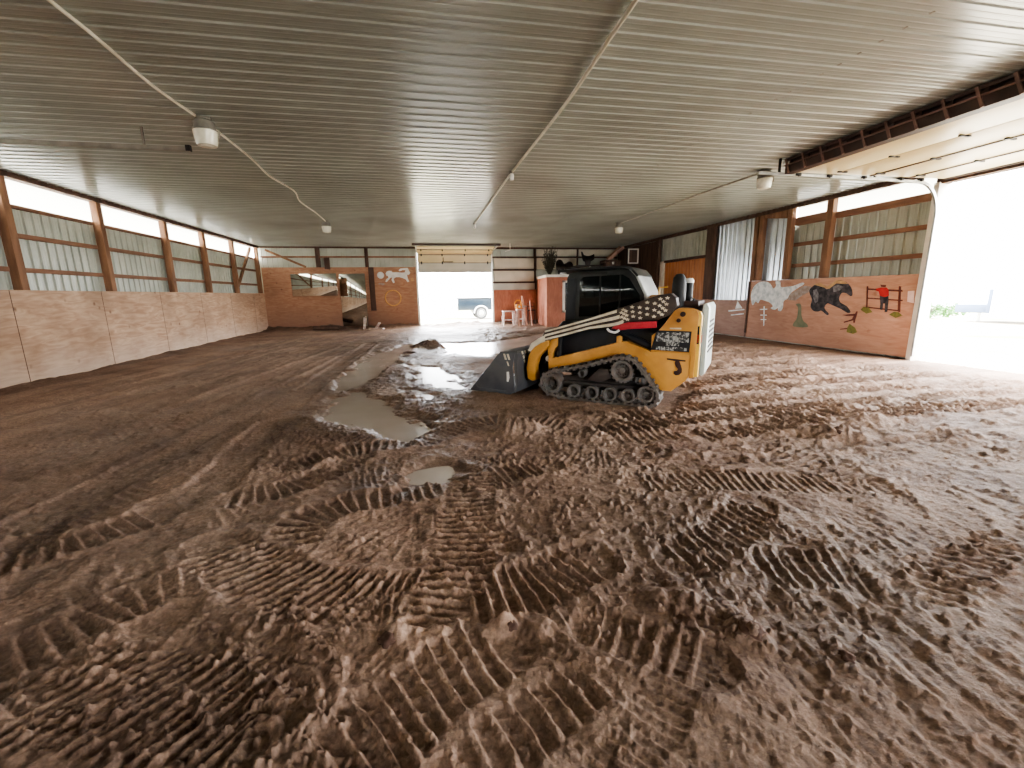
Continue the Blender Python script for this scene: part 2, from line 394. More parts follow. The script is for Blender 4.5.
LUG = .58
def stroke(X, Y, Hh, path, w, sp, lug, skew=0.0, depth=.02, berm=.02, strength=1.0, sharp=2.0, seed=1, rough=.3, tone=None, wet=None, dt=0.0, dw=0.0):
    """press a track print of lugs along a path into the height field"""
    P = [tuple(p) for p in path]
    P = [tuple(v) for v in catmull([(a, b, 0) for a, b in P], 6, closed=False)] if len(P) > 2 else [(a, b, 0) for a, b in P]
    P = np.array([(p[0], p[1]) for p in P])
    m = w*.5+.25
    sel = np.where((X > P[:,0].min()-m) & (X < P[:,0].max()+m) & (Y > P[:,1].min()-m) & (Y < P[:,1].max()+m))[0]
    if len(sel) == 0: return
    x, y = X[sel], Y[sel]
    best = np.full(len(sel), 1e9); S = np.zeros(len(sel)); D = np.zeros(len(sel)); ends = np.zeros(len(sel))
    s0 = 0.0
    total = np.sum(np.hypot(*(P[1:]-P[:-1]).T))
    for a, b in zip(P[:-1], P[1:]):
        d = b-a; l = np.hypot(*d)
        if l < 1e-6: continue
        t = ((x-a[0])*d[0] + (y-a[1])*d[1])/(l*l)
        tc = np.clip(t, 0, 1)
        px, py = a[0]+tc*d[0], a[1]+tc*d[1]
        dist = np.hypot(x-px, y-py)
        side = np.sign((x-a[0])*d[1]-(y-a[1])*d[0])
        u = dist < best
        best[u] = dist[u]; S[u] = (s0+tc*l)[u]; D[u] = (dist*side)[u]
        s0 += l
    wob = vnoise(x*7, y*7, seed+3)
    edge = best + wob*.05
    mask = (1-sstep(w*.44, w*.52, edge))*strength
    # fade patches
    patch = sstep(-.28, -.02, fbm(x, y, 1.6, 2, seed+11)+.12)
    ph = (S + skew*D + (vnoise(x*3, y*3, seed+5))*sp*.45)/sp
    fr = np.abs((ph-np.floor(ph))-.5)*2
    amp = .65+.7*(vnoise(np.floor(ph)*3.7, D*4, seed+7)+.5)*rough*2
    fr = np.clip((fr-(.62-.16*(vnoise(x*13, y*13, seed+21)+.5)-.0))/.30, 0, 1); fr = fr*fr*(3-2*fr)
    fr = fr*(.72+.56*(vnoise(x*26, y*26, seed+23)+.5))
    r = fr*lug*amp*LUG
    base = Hh[sel]
    low = base*.5 - depth*.55
    target = low + r + vnoise(x*28, y*28, seed+9)*.006*(.5+rough)
    k = mask*(.35+.65*patch)
    Hh[sel] = base*(1-k) + target*k + berm*.38*strength*np.exp(-((edge-w*.55)/.055)**2)*(.6+.9*(vnoise(x*9, y*9, seed+2)+.4))
    if tone is not None:
        tone[sel] += dt*k + .20*(fr-.25)*k  # lug tops painted lighter and gaps darker, like light on ridges
        wet[sel] = np.clip(wet[sel]+dw*k, 0, 1)

POOL = {  # water outlines and water level
 'front': ([(-1.55,6.7),(-1.2,7.75),(-.85,7.3),(-.49,6.29),(.02,5.3),(-.26,4.95),(-.75,5.35),(-1.2,5.85)], -.035),
 'middle': ([(-1.75,8.8),(-1.75,10.5),(-1.35,13.1),(-.6,15.0),(-.62,13.0),(-1.0,9.9),(-1.02,8.5),(-1.5,8.05)], -.03),
 'bucket': ([(-.3,10.5),(.3,10.3),(.62,7.7),(.15,7.9),(-.2,9.0)], -.03),
 'sliver': ([(-.3,7.75),(.08,7.3),(.02,6.9),(-.24,7.3)], -.03),
 'far': ([(.4,15.3),(2.3,15.2),(4.7,17.6),(4.1,14.9),(1.6,11.7),(.5,12.6)], -.03),
 'small': ([(-.3,3.95),(.12,4.08),(.12,3.74),(-.22,3.76)], -.040),
}
def poly_dist(x, y, poly):
    """signed distance, negative inside"""
    n = len(poly); d = np.full(x.shape, 1e9); ins = np.zeros(x.shape, bool)
    for i in range(n):
        ax, ay = poly[i]; bx, by = poly[(i+1) % n]
        ex, ey = bx-ax, by-ay; wx, wy = x-ax, y-ay
        t = np.clip((wx*ex+wy*ey)/(ex*ex+ey*ey), 0, 1)
        d = np.minimum(d, np.hypot(wx-t*ex, wy-t*ey))
        c = ((ay > y) != (by > y)); 
        with np.errstate(divide='ignore', invalid='ignore'):
            xi = (bx-ax)*(y-ay)/(by-ay+1e-12)+ax
        ins ^= c & (x < xi)
    return np.where(ins, -d, d)

def make_floor():
    NA, NR = 1150, 860
    ang = np.radians(np.linspace(-92, 92, NA)) + math.radians(11)
    rad = .55*np.exp(np.linspace(0, math.log(30/.55), NR))
    A, Rr = np.meshgrid(ang, rad)
    X = (np.sin(A)*Rr).ravel(); Y = (np.cos(A)*Rr).ravel()
    n = len(X)
    # base undulation
    H = fbm(X, Y, .35, 3, 3)*.04 + fbm(X+20, Y, 1.3, 4, 8)*.022
    tone = 1.0 + fbm(X, Y, .6, 4, 21)*.3
    wet = np.clip(.15 + fbm(X, Y, .45, 4, 33)*.9, 0, .6)
    near = 1-sstep(5, 14, np.hypot(X, Y))
    # fine drag texture radiating the way the machine travelled
    H += fbm(X*1.0+Y*.4, Y*.35-X*.3, 7, 3, 40)*.012
    H += np.maximum(0, fbm(X, Y, 11, 4, 51)-.12)*.035*(.35+.65*sstep(.0, .35, fbm(X, Y, .9, 2, 52)+.1))
    S = lambda path, w, sp, lug, **k: stroke(X, Y, H, path, w, sp, lug, tone=tone, wet=wet, **k)
    # combed streaks: dragged along the barn on the left, across it at the right, towards the viewer at the near right
    nr = np.hypot(X, Y)
    lf = sstep(.2, -1.6, X) if False else 1-sstep(-1.8, .2, X)
    st = fbm(X*1.0-Y*.10, Y*.10, 5, 3, 201); H += lf*st*.018; tone += lf*st*.32
    rg = sstep(1.0, 2.6, X)*sstep(2.6, 3.6, Y)
    st = fbm(X*.12, Y-X*.06, 6, 4, 205, .65); H += rg*st*.055; tone += rg*st*.30; H += rg*np.maximum(0, fbm(X, Y, 6, 4, 207)-.08)*.07
    ng = sstep(.7, 1.5, X)*(1-sstep(2.2, 3.2, Y))
    st = fbm(X-Y*.16, Y*.10, 17, 3, 209); H += ng*st*.016
    st = fbm(X*.7+Y*.7, (Y-X)*.10, 12, 3, 213); H += near*st*.008
    rnd = random.Random(12)
    # fine worn prints close to the lens, overlapping
    for i in range(95):
        cx, cy = rnd.uniform(-3.2, 4.4), 1.1+5.2*rnd.random()**1.3
        a = rnd.uniform(0, math.pi); L_ = rnd.uniform(.4, 1.3); bend = rnd.uniform(-.7, .7)
        pth = [(cx+math.cos(a+bend*t)*L_*t, cy+math.sin(a+bend*t)*L_*t) for t in (-.5, -.15, .2, .5)]
        S(pth, rnd.uniform(.22, .4), rnd.uniform(.045, .08), rnd.uniform(.012, .024), skew=rnd.uniform(-.3, .3), depth=.004, berm=.008, strength=rnd.uniform(.4, .9), seed=1000+i*11, dt=rnd.uniform(-.08, .08))
    # old faint prints everywhere
    for i in range(70):
        cx, cy = rnd.uniform(-6.5, 10), rnd.uniform(2, 22)
        a = rnd.uniform(-.5, .7) if cx < 1 else rnd.uniform(.0, 1.0)
        a = a if rnd.random() < .7 else a+1.3
        L_ = rnd.uniform(1, 3.2); bend = rnd.uniform(-.5, .5)
        pth = [(cx+math.cos(a+bend*t)*L_*t, cy+math.sin(a+bend*t)*L_*t) for t in (-.5, -.15, .2, .5)]
        S(pth, .38, rnd.uniform(.085, .12), rnd.uniform(.016, .03), depth=.008, berm=.012, strength=rnd.uniform(.3, .65), seed=100+i*13, dt=rnd.uniform(-.1, .1))
    # long wheel ruts on the left and right
    for x0, y0, x1, y1, x2, y2 in ((-3.9,4.6,-3.4,9,-2.6,15),(-2.9,3.6,-2.5,8.5,-1.9,15.5),(-5.2,6.2,-4.8,10,-4.0,17),(-1.9,4.0,-2.1,8.2,-1.9,15.9),(-6.0,5.5,-5.6,9,-4.6,16)):
        S([(x0,y0),(x1,y1),(x2,y2)], .46, .11, .006, depth=.045, berm=.03, strength=.7, seed=int(abs(x0)*77), dt=.06, dw=.2)
    for i, (x0, y0, x1, y1) in enumerate(((4.2,8.6,10.4,9.6),(4.6,7.0,10.5,7.3),(5.2,10.6,10.2,12.5),(4.2,4.7,9.6,3.9),(2.4,5.15,9.6,5.5),(1.9,4.65,9.8,4.9),(2.6,6.4,10.2,7.0),(3.2,7.6,10.3,8.4),(2.9,4.2,9.2,4.2),(4,9.5,10,10.5),(3.4,5.9,9.8,6.3))):
        S([(x0,y0),((x0+x1)/2,(y0+y1)/2+.25),(x1,y1)], 0.40, .13, .065, depth=.02, berm=.06, strength=.85, seed=300+i*7, dt=-.06, rough=.8)
    # ring of wet spoil round the puddles in front of the bucket
    S([(.9,13.6),(.14,13.4),(-.62,11.6),(-.82,9.1),(-.6,7.1),(-.1,6.0),(.45,5.65),(1.3,5.55)], .62, .14, .015, depth=-.03, berm=.04, strength=.8, seed=71, dt=-.08, dw=.3)
    S([(1.6,4.95),(.79,5.35),(.14,5.0),(-.3,4.75),(-1.2,5.2),(-1.9,6.2)], .42, .085, .035, depth=-.005, berm=.03, seed=72, dt=-.08)
    # prints the photo shows nearest the lens
    S([(-.55,3.05),(-.25,2.75),(.1,2.7)], .9, .07, .01, depth=.02, berm=.0, strength=.7, seed=73, dt=.10)
    S([(-.93,2.80),(-.95,3.12),(-.68,3.36),(-.14,3.47),(.41,3.62),(1.02,3.76)], .38, .085, .042, depth=.02, berm=.035, seed=74, dt=.0)
    S([(-1.64,3.65),(-1.21,3.81),(-.74,4.41)], .36, .085, .04, depth=.02, berm=.04, seed=75, dt=-.1)
    S([(-1.45,4.25),(-.86,4.64),(-.35,4.68)], .34, .085, .045, depth=.01, berm=.045, seed=76, dt=-.1)
    S([(-2.75,2.95),(-2.39,3.19),(-2.1,3.5)], .36, .09, .04, depth=.02, berm=.03, seed=77)
    S([(-2.36,4.1),(-2.55,3.74),(-2.67,3.3)], .36, .09, .03, depth=.02, berm=.03, seed=78)
    S([(-2.0,2.08),(-1.79,2.28),(-1.62,2.48),(-1.3,2.64)], .36, .09, .035, depth=.02, berm=.03, seed=79)
    S([(-1.75,2.72),(-1.4,2.3)], .34, .08, .03, seed=80)
    S([(-1.6,1.86),(-1.15,1.72),(-.7,1.6)], .5, .07, .022, skew=.5, depth=.0, berm=.01, rough=1.0, strength=.8, seed=81, dt=-.12)
    S([(-1.3,1.52),(-.75,1.42)], .4, .06, .022, skew=.5, depth=.0, berm=.01, rough=1.0, strength=.8, seed=82, dt=-.12)
    S([(-.05,2.12),(-.36,2.17),(-.69,2.31),(-1.07,2.57),(-1.45,2.92)], .44, .072, .036, depth=.02, berm=.03, skew=.25, seed=83)
    S([(.15,2.07),(.52,2.10),(.86,2.24)], .42, .08, .045, depth=.02, berm=.04, seed=84, dt=.06)
    S([(.36,2.75),(.42,2.5)], .2, .07, .03, seed=85)
    S([(.45,3.5),(.62,3.55)], .35, .075, .035, seed=86)
    S([(-.02,1.86),(.11,2.36),(.24,3.15),(.36,3.75)], .40, .074, .060, depth=.02, berm=.03, sharp=2.4, rough=.2, seed=87, dt=.03)
    S([(.22,1.74),(-.05,1.58),(-.30,1.38),(-.45,1.22)], .42, .085, .040, skew=.15, depth=.02, berm=.012, sharp=3.0, rough=.45, seed=88, dt=-.02)
    S([(.60,1.46),(.29,1.31),(.02,1.18)], .26, .09, .036, skew=.1, depth=.015, berm=.01, sharp=3.0, rough=.5, seed=89)
    S([(1.70,3.20),(2.34,3.13),(2.95,2.94),(3.6,2.72)], .40, .07, .03, depth=.012, berm=.015, seed=90, dt=.06)
    S([(1.45,2.14),(1.91,2.36),(2.35,2.65)], .36, .085, .035, skew=.4, seed=91)
    S([(1.85,2.02),(2.11,1.92),(2.4,1.78)], .40, .075, .03, depth=.01, berm=.01, seed=92, dt=-.03)
    S([(2.5,1.62),(2.97,1.74),(3.6,1.92)], .28, .085, .034, skew=-.5, depth=.01, seed=93, dt=-.08)
    S([(.72,1.72),(1.1,1.42)], .3, .09, .03, seed=94)
    S([(3.33,3.72),(3.48,3.26),(3.51,2.8)], .4, .09, .03, seed=95)
    S([(1.97,4.37),(2.76,4.36)], .4, .09, .035, seed=96, dt=.08)
    for k in range(8):
        S([(1.5+k*.42, .9),(2.2+k*.42, 1.55),(3.0+k*.45, 2.5)], .3, .05, .006, depth=.01, berm=.012, strength=.55, seed=400+k)
    # clods squeezed up round the print that crosses the middle
    for (cx, cy, r, h) in ((.3,1.84,.05,.05),(-.2,1.92,.06,.045),(1.11,1.84,.08,.05),(1.25,1.80,.09,.055),(1.40,1.72,.08,.05),(1.42,1.55,.08,.06),(.47,1.78,.05,.05),
                           (.9,4.9,.16,.10),(1.05,4.95,.14,.11),(1.2,4.85,.12,.09),(.14,14.2,.5,.22),(4.3,3.9,.15,.09),(4.5,3.8,.14,.08),(5.2,4.2,.2,.08),(5.6,3.6,.25,.07)):
        d2 = ((X-cx)**2+(Y-cy)**2)/(r*r)
        H += h*np.exp(-d2)*(.7+1.2*np.abs(vnoise(X*24, Y*24, 5)))
    # crumbs
    cr = fbm(X, Y, 26, 3, 61)
    H += np.maximum(0, cr-.15)*.06*near*(.35+.65*sstep(-.1, .25, fbm(X, Y, 1.1, 3, 62)+.05))
    H += vnoise(X*60, Y*60, 63)*.004*near
    # spoil banked up along the walls
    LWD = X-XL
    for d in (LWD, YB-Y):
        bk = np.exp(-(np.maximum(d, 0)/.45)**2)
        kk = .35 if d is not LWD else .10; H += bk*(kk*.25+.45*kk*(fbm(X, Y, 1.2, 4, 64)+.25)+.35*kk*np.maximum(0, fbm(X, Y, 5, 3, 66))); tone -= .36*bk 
    # flattened strip below the painted panel, paler to paint in light from the door
    fl = np.exp(-(np.maximum(XR-X, 0)/1.0)**2)
    H = H*(1-fl*.8); tone += .12*fl
    # level round the loader so the tracks sit on it
    lx, ly = X-3.11, Y-6.615
    c_, s_ = math.cos(math.radians(138)), math.sin(math.radians(138))
    u, v = lx*c_+ly*s_, -lx*s_+ly*c_
    tr = (1-sstep(.8, 1.15, np.abs(u+.02)))*(1-sstep(.86, 1.05, np.abs(v)))
    H = H*(1-tr) + tr*(-.028+.012*vnoise(X*9, Y*9, 71))
    bk = (1-sstep(.40, .62, np.abs(u-1.88)))*(1-sstep(.9, 1.05, np.abs(v)))
    H = H*(1-bk) + bk*(-.03)
    # hollows that hold water
    for poly, lev in POOL.values():
        d = poly_dist(X, Y, poly) + fbm(X, Y, 2.6, 4, 81)*.34
        k = 1-sstep(-.10, .22, d)
        H = H*(1-k) + k*(lev-.02+.035*fbm(X, Y, 5, 3, 83))
        wk = 1-sstep(.0, .9, d); wet[:] = np.clip(np.maximum(wet, wk*.85), 0, 1); tone += .22*k
    wet[:] = np.clip(wet + .55*sstep(9, 14, Y)*(1-sstep(1.5, 5, np.abs(X-1.2))), 0, .9)
    wet[:] *= 1-.8*sstep(1.5, 3.5, X)*(1-sstep(12, 16, Y))
    tone -= .14*sstep(2, 6, X)*(1-sstep(9, 12, Y))  # right floor darkened in colour against the side door's wash of light
    tone[:] = np.clip(tone, .5, 1.6)
    H = np.where(H < -.04, -.04+(H+.04)*.3, H)
    idx = np.arange(n).reshape(NR, NA)
    q = np.stack([idx[:-1,:-1], idx[:-1,1:], idx[1:,1:], idx[1:,:-1]], -1).reshape(-1, 4)
    qx, qy = X[q].mean(1), Y[q].mean(1)
    q = q[(qx > XL-.15) & (qx < XR+.2) & (qy < YB+.2) & (qy > -2.5)]
    used = np.unique(q); remap = -np.ones(n, int); remap[used] = np.arange(len(used)); q = remap[q]
    co = np.stack([X, Y, H], -1)[used].astype(np.float32)
    me = bpy.data.meshes.new('floor')
    me.vertices.add(len(co)); me.vertices.foreach_set('co', co.ravel())
    me.loops.add(q.size); me.loops.foreach_set('vertex_index', q.ravel().astype(np.int32))
    me.polygons.add(len(q)); me.polygons.foreach_set('loop_start', np.arange(0, q.size, 4, dtype=np.int32)); me.polygons.foreach_set('loop_total', np.full(len(q), 4, np.int32))
    me.update(calc_edges=True)
    me.polygons.foreach_set('use_smooth', np.ones(len(q), bool))
    for nm, arr in (('wet', wet), ('tone', tone)):
        a = me.attributes.new(nm, 'FLOAT', 'POINT'); a.data.foreach_set('value', arr[used].astype(np.float32))
    me.validate()
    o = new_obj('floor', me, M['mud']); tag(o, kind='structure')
    # earth floor behind the viewpoint, plus unseen slab added to block light from below
    mb = MB(); mb.box((XL-.3, YF, -.5), (XR+.3, YB+.2, -.31)); mb.box((XL, YF, -.3), (XR, -1.5, -.03)); mb.box((XL, -1.6, -.3), (XR, .9, -.14)); mb.box((XR-.02, 7.9, -.3), (XR+.26, 15.4, -.04))
    o2 = mb.build('floor_rear_and_leak_slab', M['clod']); tag(o2, kind='structure')
    return o
make_floor()

PUD_LABEL = {'front': 'long curved muddy puddle left of the loader bucket, nearest of the big ones', 'middle': 'narrow strip of standing water in the rut behind the front puddle',
             'bucket': 'bright puddle just beyond the tip of the loader bucket', 'sliver': 'small sliver of water between bucket and curved puddle',
             'far': 'wide shallow sheet of water before the open back door', 'small': 'tiny puddle among the track prints in mid foreground'}
for k, (poly, lev) in POOL.items():
    cx = sum(p[0] for p in poly)/len(poly); cy = sum(p[1] for p in poly)/len(poly)
    big = [(cx+(x-cx)*1.12, cy+(y-cy)*1.12) for x, y in poly]
    cv = catmull([(x, y, 0) for x, y in big], 4)
    mb = MB(); mb.flat([(p.x, p.y, lev) for p in cv])
    tag(mb.build('puddle', M['water'], smooth=False), PUD_LABEL[k], 'puddle', 'puddles on the mud floor')

# ------------------------------------------------------------------ shell
def ribbed(name, a0, a1, make, m, spacing=.2286, parent=None, rib=.019, wtop=.03, wbase=.055, minor=True, off=0.0):
    """sheet with ribs: make(s, d) -> two points for profile position s and rib height d"""
    prof = []
    s = a0 - off
    k = 0
    prof.append((a0, 0.0))
    while s < a1:
        c = s
        if c-wbase/2 > a0 and c+wbase/2 < a1:
            prof += [(c-wbase/2, 0), (c-wtop/2, rib), (c+wtop/2, rib), (c+wbase/2, 0)]
        if minor:
            for f in (1/3, 2/3):
                q = s+spacing*f
                if q-.02 > a0 and q+.02 < a1:
                    prof += [(q-.014, 0), (q-.006, rib*.18), (q+.006, rib*.18), (q+.014, 0)]
        s += spacing
    prof.append((a1, 0.0))
    bm = bmesh.new(); prev = None
    for t, d in prof:
        vs = [bm.verts.new(p) for p in make(t, d)]
        if prev:
            bm.faces.new((prev[0], vs[0], vs[1], prev[1]))
        prev = vs
    me = bpy.data.meshes.new(name); bm.to_mesh(me); bm.free()
    return new_obj(name, me, m, parent)

S_ = lambda o: tag(o, kind='structure')
# ceiling: ribs run across the barn and stand down from the sheet
S_(ribbed('ceiling', YF, YB+.1, lambda s, d: ((XL-.3, s, ZC-d), (XR+.35, s, ZC-d)), M['ceil'], rib=.013))
mb = MB(); mb.box((XL-.4, YF-.2, ZC+.05), (XR+.45, YB+.3, ZC+.2)); S_(mb.build('ceiling_roof_deck', M['timber_dark']))
# lap seams of the ceiling sheets, running along the barn
mb = MB()
for y in np.arange(-2, 23.6, .2286):
    mb.box((4.605, y-.02, ZC-.017), (4.625, y+.02, ZC-.011))
S_(mb.build('trim_20', M['grey_cond'], smooth=False))

# --- left wall
S_(ribbed('wall_left', YF, YB+.15, lambda s, d: ((XL-.26+d, s, -.3), (XL-.26+d, s, 3.46)), M['steel_in'], rib=.034))
mb = MB(); mb.box((XL-.04, YF, -.3), (XL, YB, 1.82))
S_(mb.build('baseboard_left', M['ply_left']))
mb = MB()
for y in np.arange(-7, 23, 2.44): mb.box((XL-.001, y-.006, .0), (XL+.003, y+.006, 1.815))
S_(mb.build('trim_22', M['timber_dark'], smooth=False))
mb = MB(); mb.box((XL-.24, YF, 3.95), (XL, YB, ZC)); mb.box((XL-.02, YF, 3.93), (XL+.012, YB, ZC-.02)); S_(mb.build('trim_1', M['timber_dark']))
LP = [-8.5, -6, -3.5, -1.0, 1.0, 2.7, 5.4, 7.95, 10.5, 13.07, 15.93, 18.35, 20.85, 23.6]
names = {10.5: 'heavy brown post on the left wall, nearest the viewer', 13.07: 'second brown timber post along the left wall from the viewer', 15.93: 'third brown timber post along the left wall from the viewer',
         18.35: 'fourth brown timber post along the left wall from the viewer', 20.85: 'fifth left wall post, the one with a diagonal brace beside it', 23.6: 'corner post where left wall meets the back wall'}
for y in LP:
    mb = MB(); w = .085
    mb.box((XL-.18, y-w, 1.0), (XL-.02, y+w, 3.96), bevel=.008)
    o = mb.build('timber_post', M['timber'])
    if y in names: tag(o, names[y], 'post', 'posts along the left wall')
    else: tag(o, kind='structure'); o.name = 'trim_post'
for n, z in enumerate((2.22, 2.88)):
    mb = MB()
    for a, b in zip(LP, LP[1:]): mb.box((XL-.235, a+.085, z-.045), (XL-.16, b-.085, z+.045))
    S_(mb.build('trim_%d' % (n+2), M['girt'], smooth=False))
mb = MB()
for a, b in zip(LP, LP[1:]): mb.box((XL-.235, a+.085, 3.40), (XL-.16, b-.085, 3.47))
S_(mb.build('trim_4', M['girt'], smooth=False))
for n, (a, b) in enumerate(zip(LP, LP[1:])):
    mb = MB(); mb.box((XL-.25, a-.0, 3.46), (XL-.247, b, 3.96)); S_(mb.build('window_%d' % (n+1), M['skylight'], smooth=False))
mb = MB(); mb.beam((XL-.1, 21.0, 2.1), (XL-.1, 22.9, 3.85), .07, .12)
tag(mb.build('diagonal_brace', M['timber']), 'diagonal timber brace across the last bay of the left wall', 'brace')
mb = MB(); mb.beam((XL+.3, YB-.1, 3.85), (-5.6, YB-.1, 3.05), .07, .1)
tag(mb.build('diagonal_brace', M['timber']), 'diagonal timber brace above orange plywood in the back left corner', 'brace')

# --- back wall
def rect_xz(name, x0, x1, z0, z1, y, d, m): 
    mb = MB(); mb.box((x0, y, z0), (x1, y+d, z1)); return mb.build(name, m)
S_(ribbed('wall_back', XL-.2, -.33, lambda s, d: ((s, YB+.16-d, -.3), (s, YB+.16-d, ZC)), M['steel_in']))
S_(ribbed('wall_back_right', 3.66, XR+.3, lambda s, d: ((s, YB+.16-d, -.3), (s, YB+.16-d, ZC)), M['steel_in']))
S_(rect_xz('wall_back_header', -.35, 3.7, 3.72, ZC, YB+.05, .1, M['steel_in']))
S_(rect_xz('baseboard_back', XL, -.3, -.3, 3.04, YB, .05, M['ply_back']))
S_(rect_xz('baseboard_back_right', 3.62, XR, -.3, 1.83, YB, .05, M['ply_red']))
S_(rect_xz('trim_5', XL, XR, 3.95, ZC, YB-.02, .1, M['timber_dark']))
S_(rect_xz('trim_6', XL, -.33, 3.50, 3.58, YB+.03, .08, M['girt']))
for x, w, lab in ((-5.05, .2, 'dark post above the long wall mirror, left of two on the back wall'), (-2.75, .16, 'dark post above the right end of the wall mirror'), (5.95, .1, 'dark post between white wall panels and the red tack room'), (8.35, .09, 'thin dark post behind the loader cab on the back wall')):
    mb = MB(); mb.box((x-w/2, YB+.02, 1.8 if x > 0 else 3.0), (x+w/2, YB+.14, 3.96), bevel=.006); tag(mb.build('timber_post', M['timber_dark']), lab, 'post', 'posts on the back wall')
mb = MB(); mb.box((-4.75, YB-.06, 2.95), (-4.5, YB, 3.5)); tag(mb.build('wall_bracket', M['timber_dark']), 'short dark block beside the post above the long mirror', 'block')
# white lining panels right of the back door
for z0, z1, x0, x1, lab in ((2.93, 3.47, 3.72, 5.88, 'white lining panel right of the back door, upper of two'), (2.28, 2.82, 3.72, 5.88, 'white lining panel right of the back door, lower of two'),
                       (3.6, 3.93, 6.03, 8.28, 'white strip panel above the tack room, left of the thin post'), (3.6, 3.93, 8.42, 10.5, 'white strip panel above the tack room, right of the thin post'),
                       (2.9, 3.48, 6.03, 8.28, 'white panel behind the clutter on the tack room roof')):
    mb = MB(); mb.box((x0, YB-.02, z0), (x1, YB+.1, z1), bevel=.005); tag(mb.build('lining_panel', M['white_sheet']), lab, 'wall panel', 'white lining panels on the back wall')
for n, z in enumerate((3.52, 2.875, 2.22)):
    S_(rect_xz('trim_%d' % (n+7), 3.62, 6.0 if n else XR, z-.04, z+.04, YB-.045, .1, M['timber_dark']))
S_(rect_xz('trim_11', 3.62, 5.92, 1.84, 2.17, YB-.01, .06, M['cream_grey']))
# door jambs
S_(rect_xz('trim_12', -.36, -.26, -.3, 3.75, YB-.04, .22, M['white_paint']))
S_(rect_xz('trim_13', 3.56, 3.66, -.3, 3.75, YB-.04, .22, M['white_paint']))

# --- right wall
def right_sheet(name, y0, y1, z0, z1, m, x=XR+.26):
    return S_(ribbed(name, y0, y1, lambda s, d: ((x-d, s, z0), (x-d, s, z1)), m, rib=.03))
right_sheet('wall_right', 7.95, 15.4, -.3, 3.5, M['steel_in'])
right_sheet('wall_right_middle', 11.75, 15.4, 1.0, ZC, M['steel_bright'], x=XR+.2)
right_sheet('wall_right_far', 15.4, YB+.2, 2.92, ZC, M['steel_in'])
mb = MB(); mb.box((XR+.22, 15.4, -.3), (XR+.27, YB+.1, 2.95)); S_(mb.build('wall_right_lower', M['ply_red']))
mb = MB(); mb.box((XR+.05, 19.56, -.2), (XR+.1, YB, 3.9)); S_(mb.build('wall_right_corner', M['timber_dark']))
right_sheet('wall_right_near', YF, 2.9, -.3, 3.5, M['steel_in'])
mb = MB(); mb.box((XR, YF, -.3), (XR+.05, 2.8, 1.9)); S_(mb.build('baseboard_right', M['ply_mural']))
mb = MB(); mb.box((XR, YF, 3.95), (XR+.25, YB, ZC)); mb.box((XR-.012, 8.0, 3.92), (XR+.02, YB, ZC-.02)); mb.box((XR+.01, 2.8, 3.72), (XR+.24, 7.95, 3.96)); S_(mb.build('trim_14', M['timber_dark']))
RPOST = [(10.45, .095, 1.91, 'tall brown post between the two clear strips of the right wall'), (11.77, .085, 1.91, 'brown post at the left end of the clear strip'),
         (13.02, .2, 1.91, 'wide double post at the left edge of the painted panel'), (15.48, .22, 1.29, 'dark muddy post behind the loader tail'), (19.4, .14, 0, 'dark post left of the orange wooden door')]
for y, w, z0, lab in RPOST:
    mb = MB()
    if w == .2 and y < 14:
        mb.box((XR+.01, y-.2, z0), (XR+.155, y-.03, 3.96), bevel=.008); mb.box((XR+.02, y+.03, z0), (XR+.155, y+.2, 3.96), bevel=.008)
        mb.box((XR+.08, y-.05, z0), (XR+.15, y+.05, 3.94))
    else: mb.box((XR+.0, y-w, z0), (XR+.155, y+w, 3.96), bevel=.01)
    tag(mb.build('timber_post', M['timber_dark'] if y > 15 else M['timber']), lab, 'post', 'posts along the right wall')
for n, z in enumerate((2.30, 2.90)):
    mb = MB(); mb.box((XR+.14, 7.95, z-.05), (XR+.22, 10.35, z+.05)); mb.box((XR+.14, 10.55, z-.05), (XR+.22, 11.66, z+.05)); S_(mb.build('trim_%d' % (n+15), M['girt']))
mb = MB(); mb.box((XR+.12, 7.95, 3.44), (XR+.23, 10.35, 3.60)); mb.box((XR+.12, 10.55, 3.44), (XR+.23, 11.66, 3.66)); S_(mb.build('trim_17', M['girt']))
mb = MB(); mb.box((XR+.245, 7.95, 3.5), (XR+.248, 11.75, 3.96)); S_(mb.build('window_30', M['skylight'], smooth=False))
mb = MB(); mb.box((XR+.245, YF, 3.5), (XR+.248, 2.8, 3.96)); S_(mb.build('window_31', M['skylight'], smooth=False))
mb = MB(); mb.prism([(11.9,3.95),(12.8,3.95),(12.8,3.82),(11.9,3.68)], XR+.03, XR+.08, 'x'); S_(mb.build('trim_18', M['timber']))
# door jamb of the big side door
mb = MB(); mb.box((XR-.02, 7.86, -.2), (XR+.3, 7.97, 3.75), bevel=.005); S_(mb.build('trim_19', M['white_paint']))
mb = MB(); mb.box((XR-.02, 2.78, -.2), (XR+.3, 2.9, 3.75), bevel=.005); S_(mb.build('trim_21', M['white_paint']))
# end wall behind the viewpoint, with a doorway added to let daylight in
mb = MB(); mb.box((XL-.3, YF-.1, -.3), (4.6, YF, ZC)); mb.box((9.6, YF-.1, -.3), (XR+.4, YF, ZC)); mb.box((4.6, YF-.1, 3.7), (9.6, YF, ZC))
S_(mb.build('wall_front', M['steel_in']))

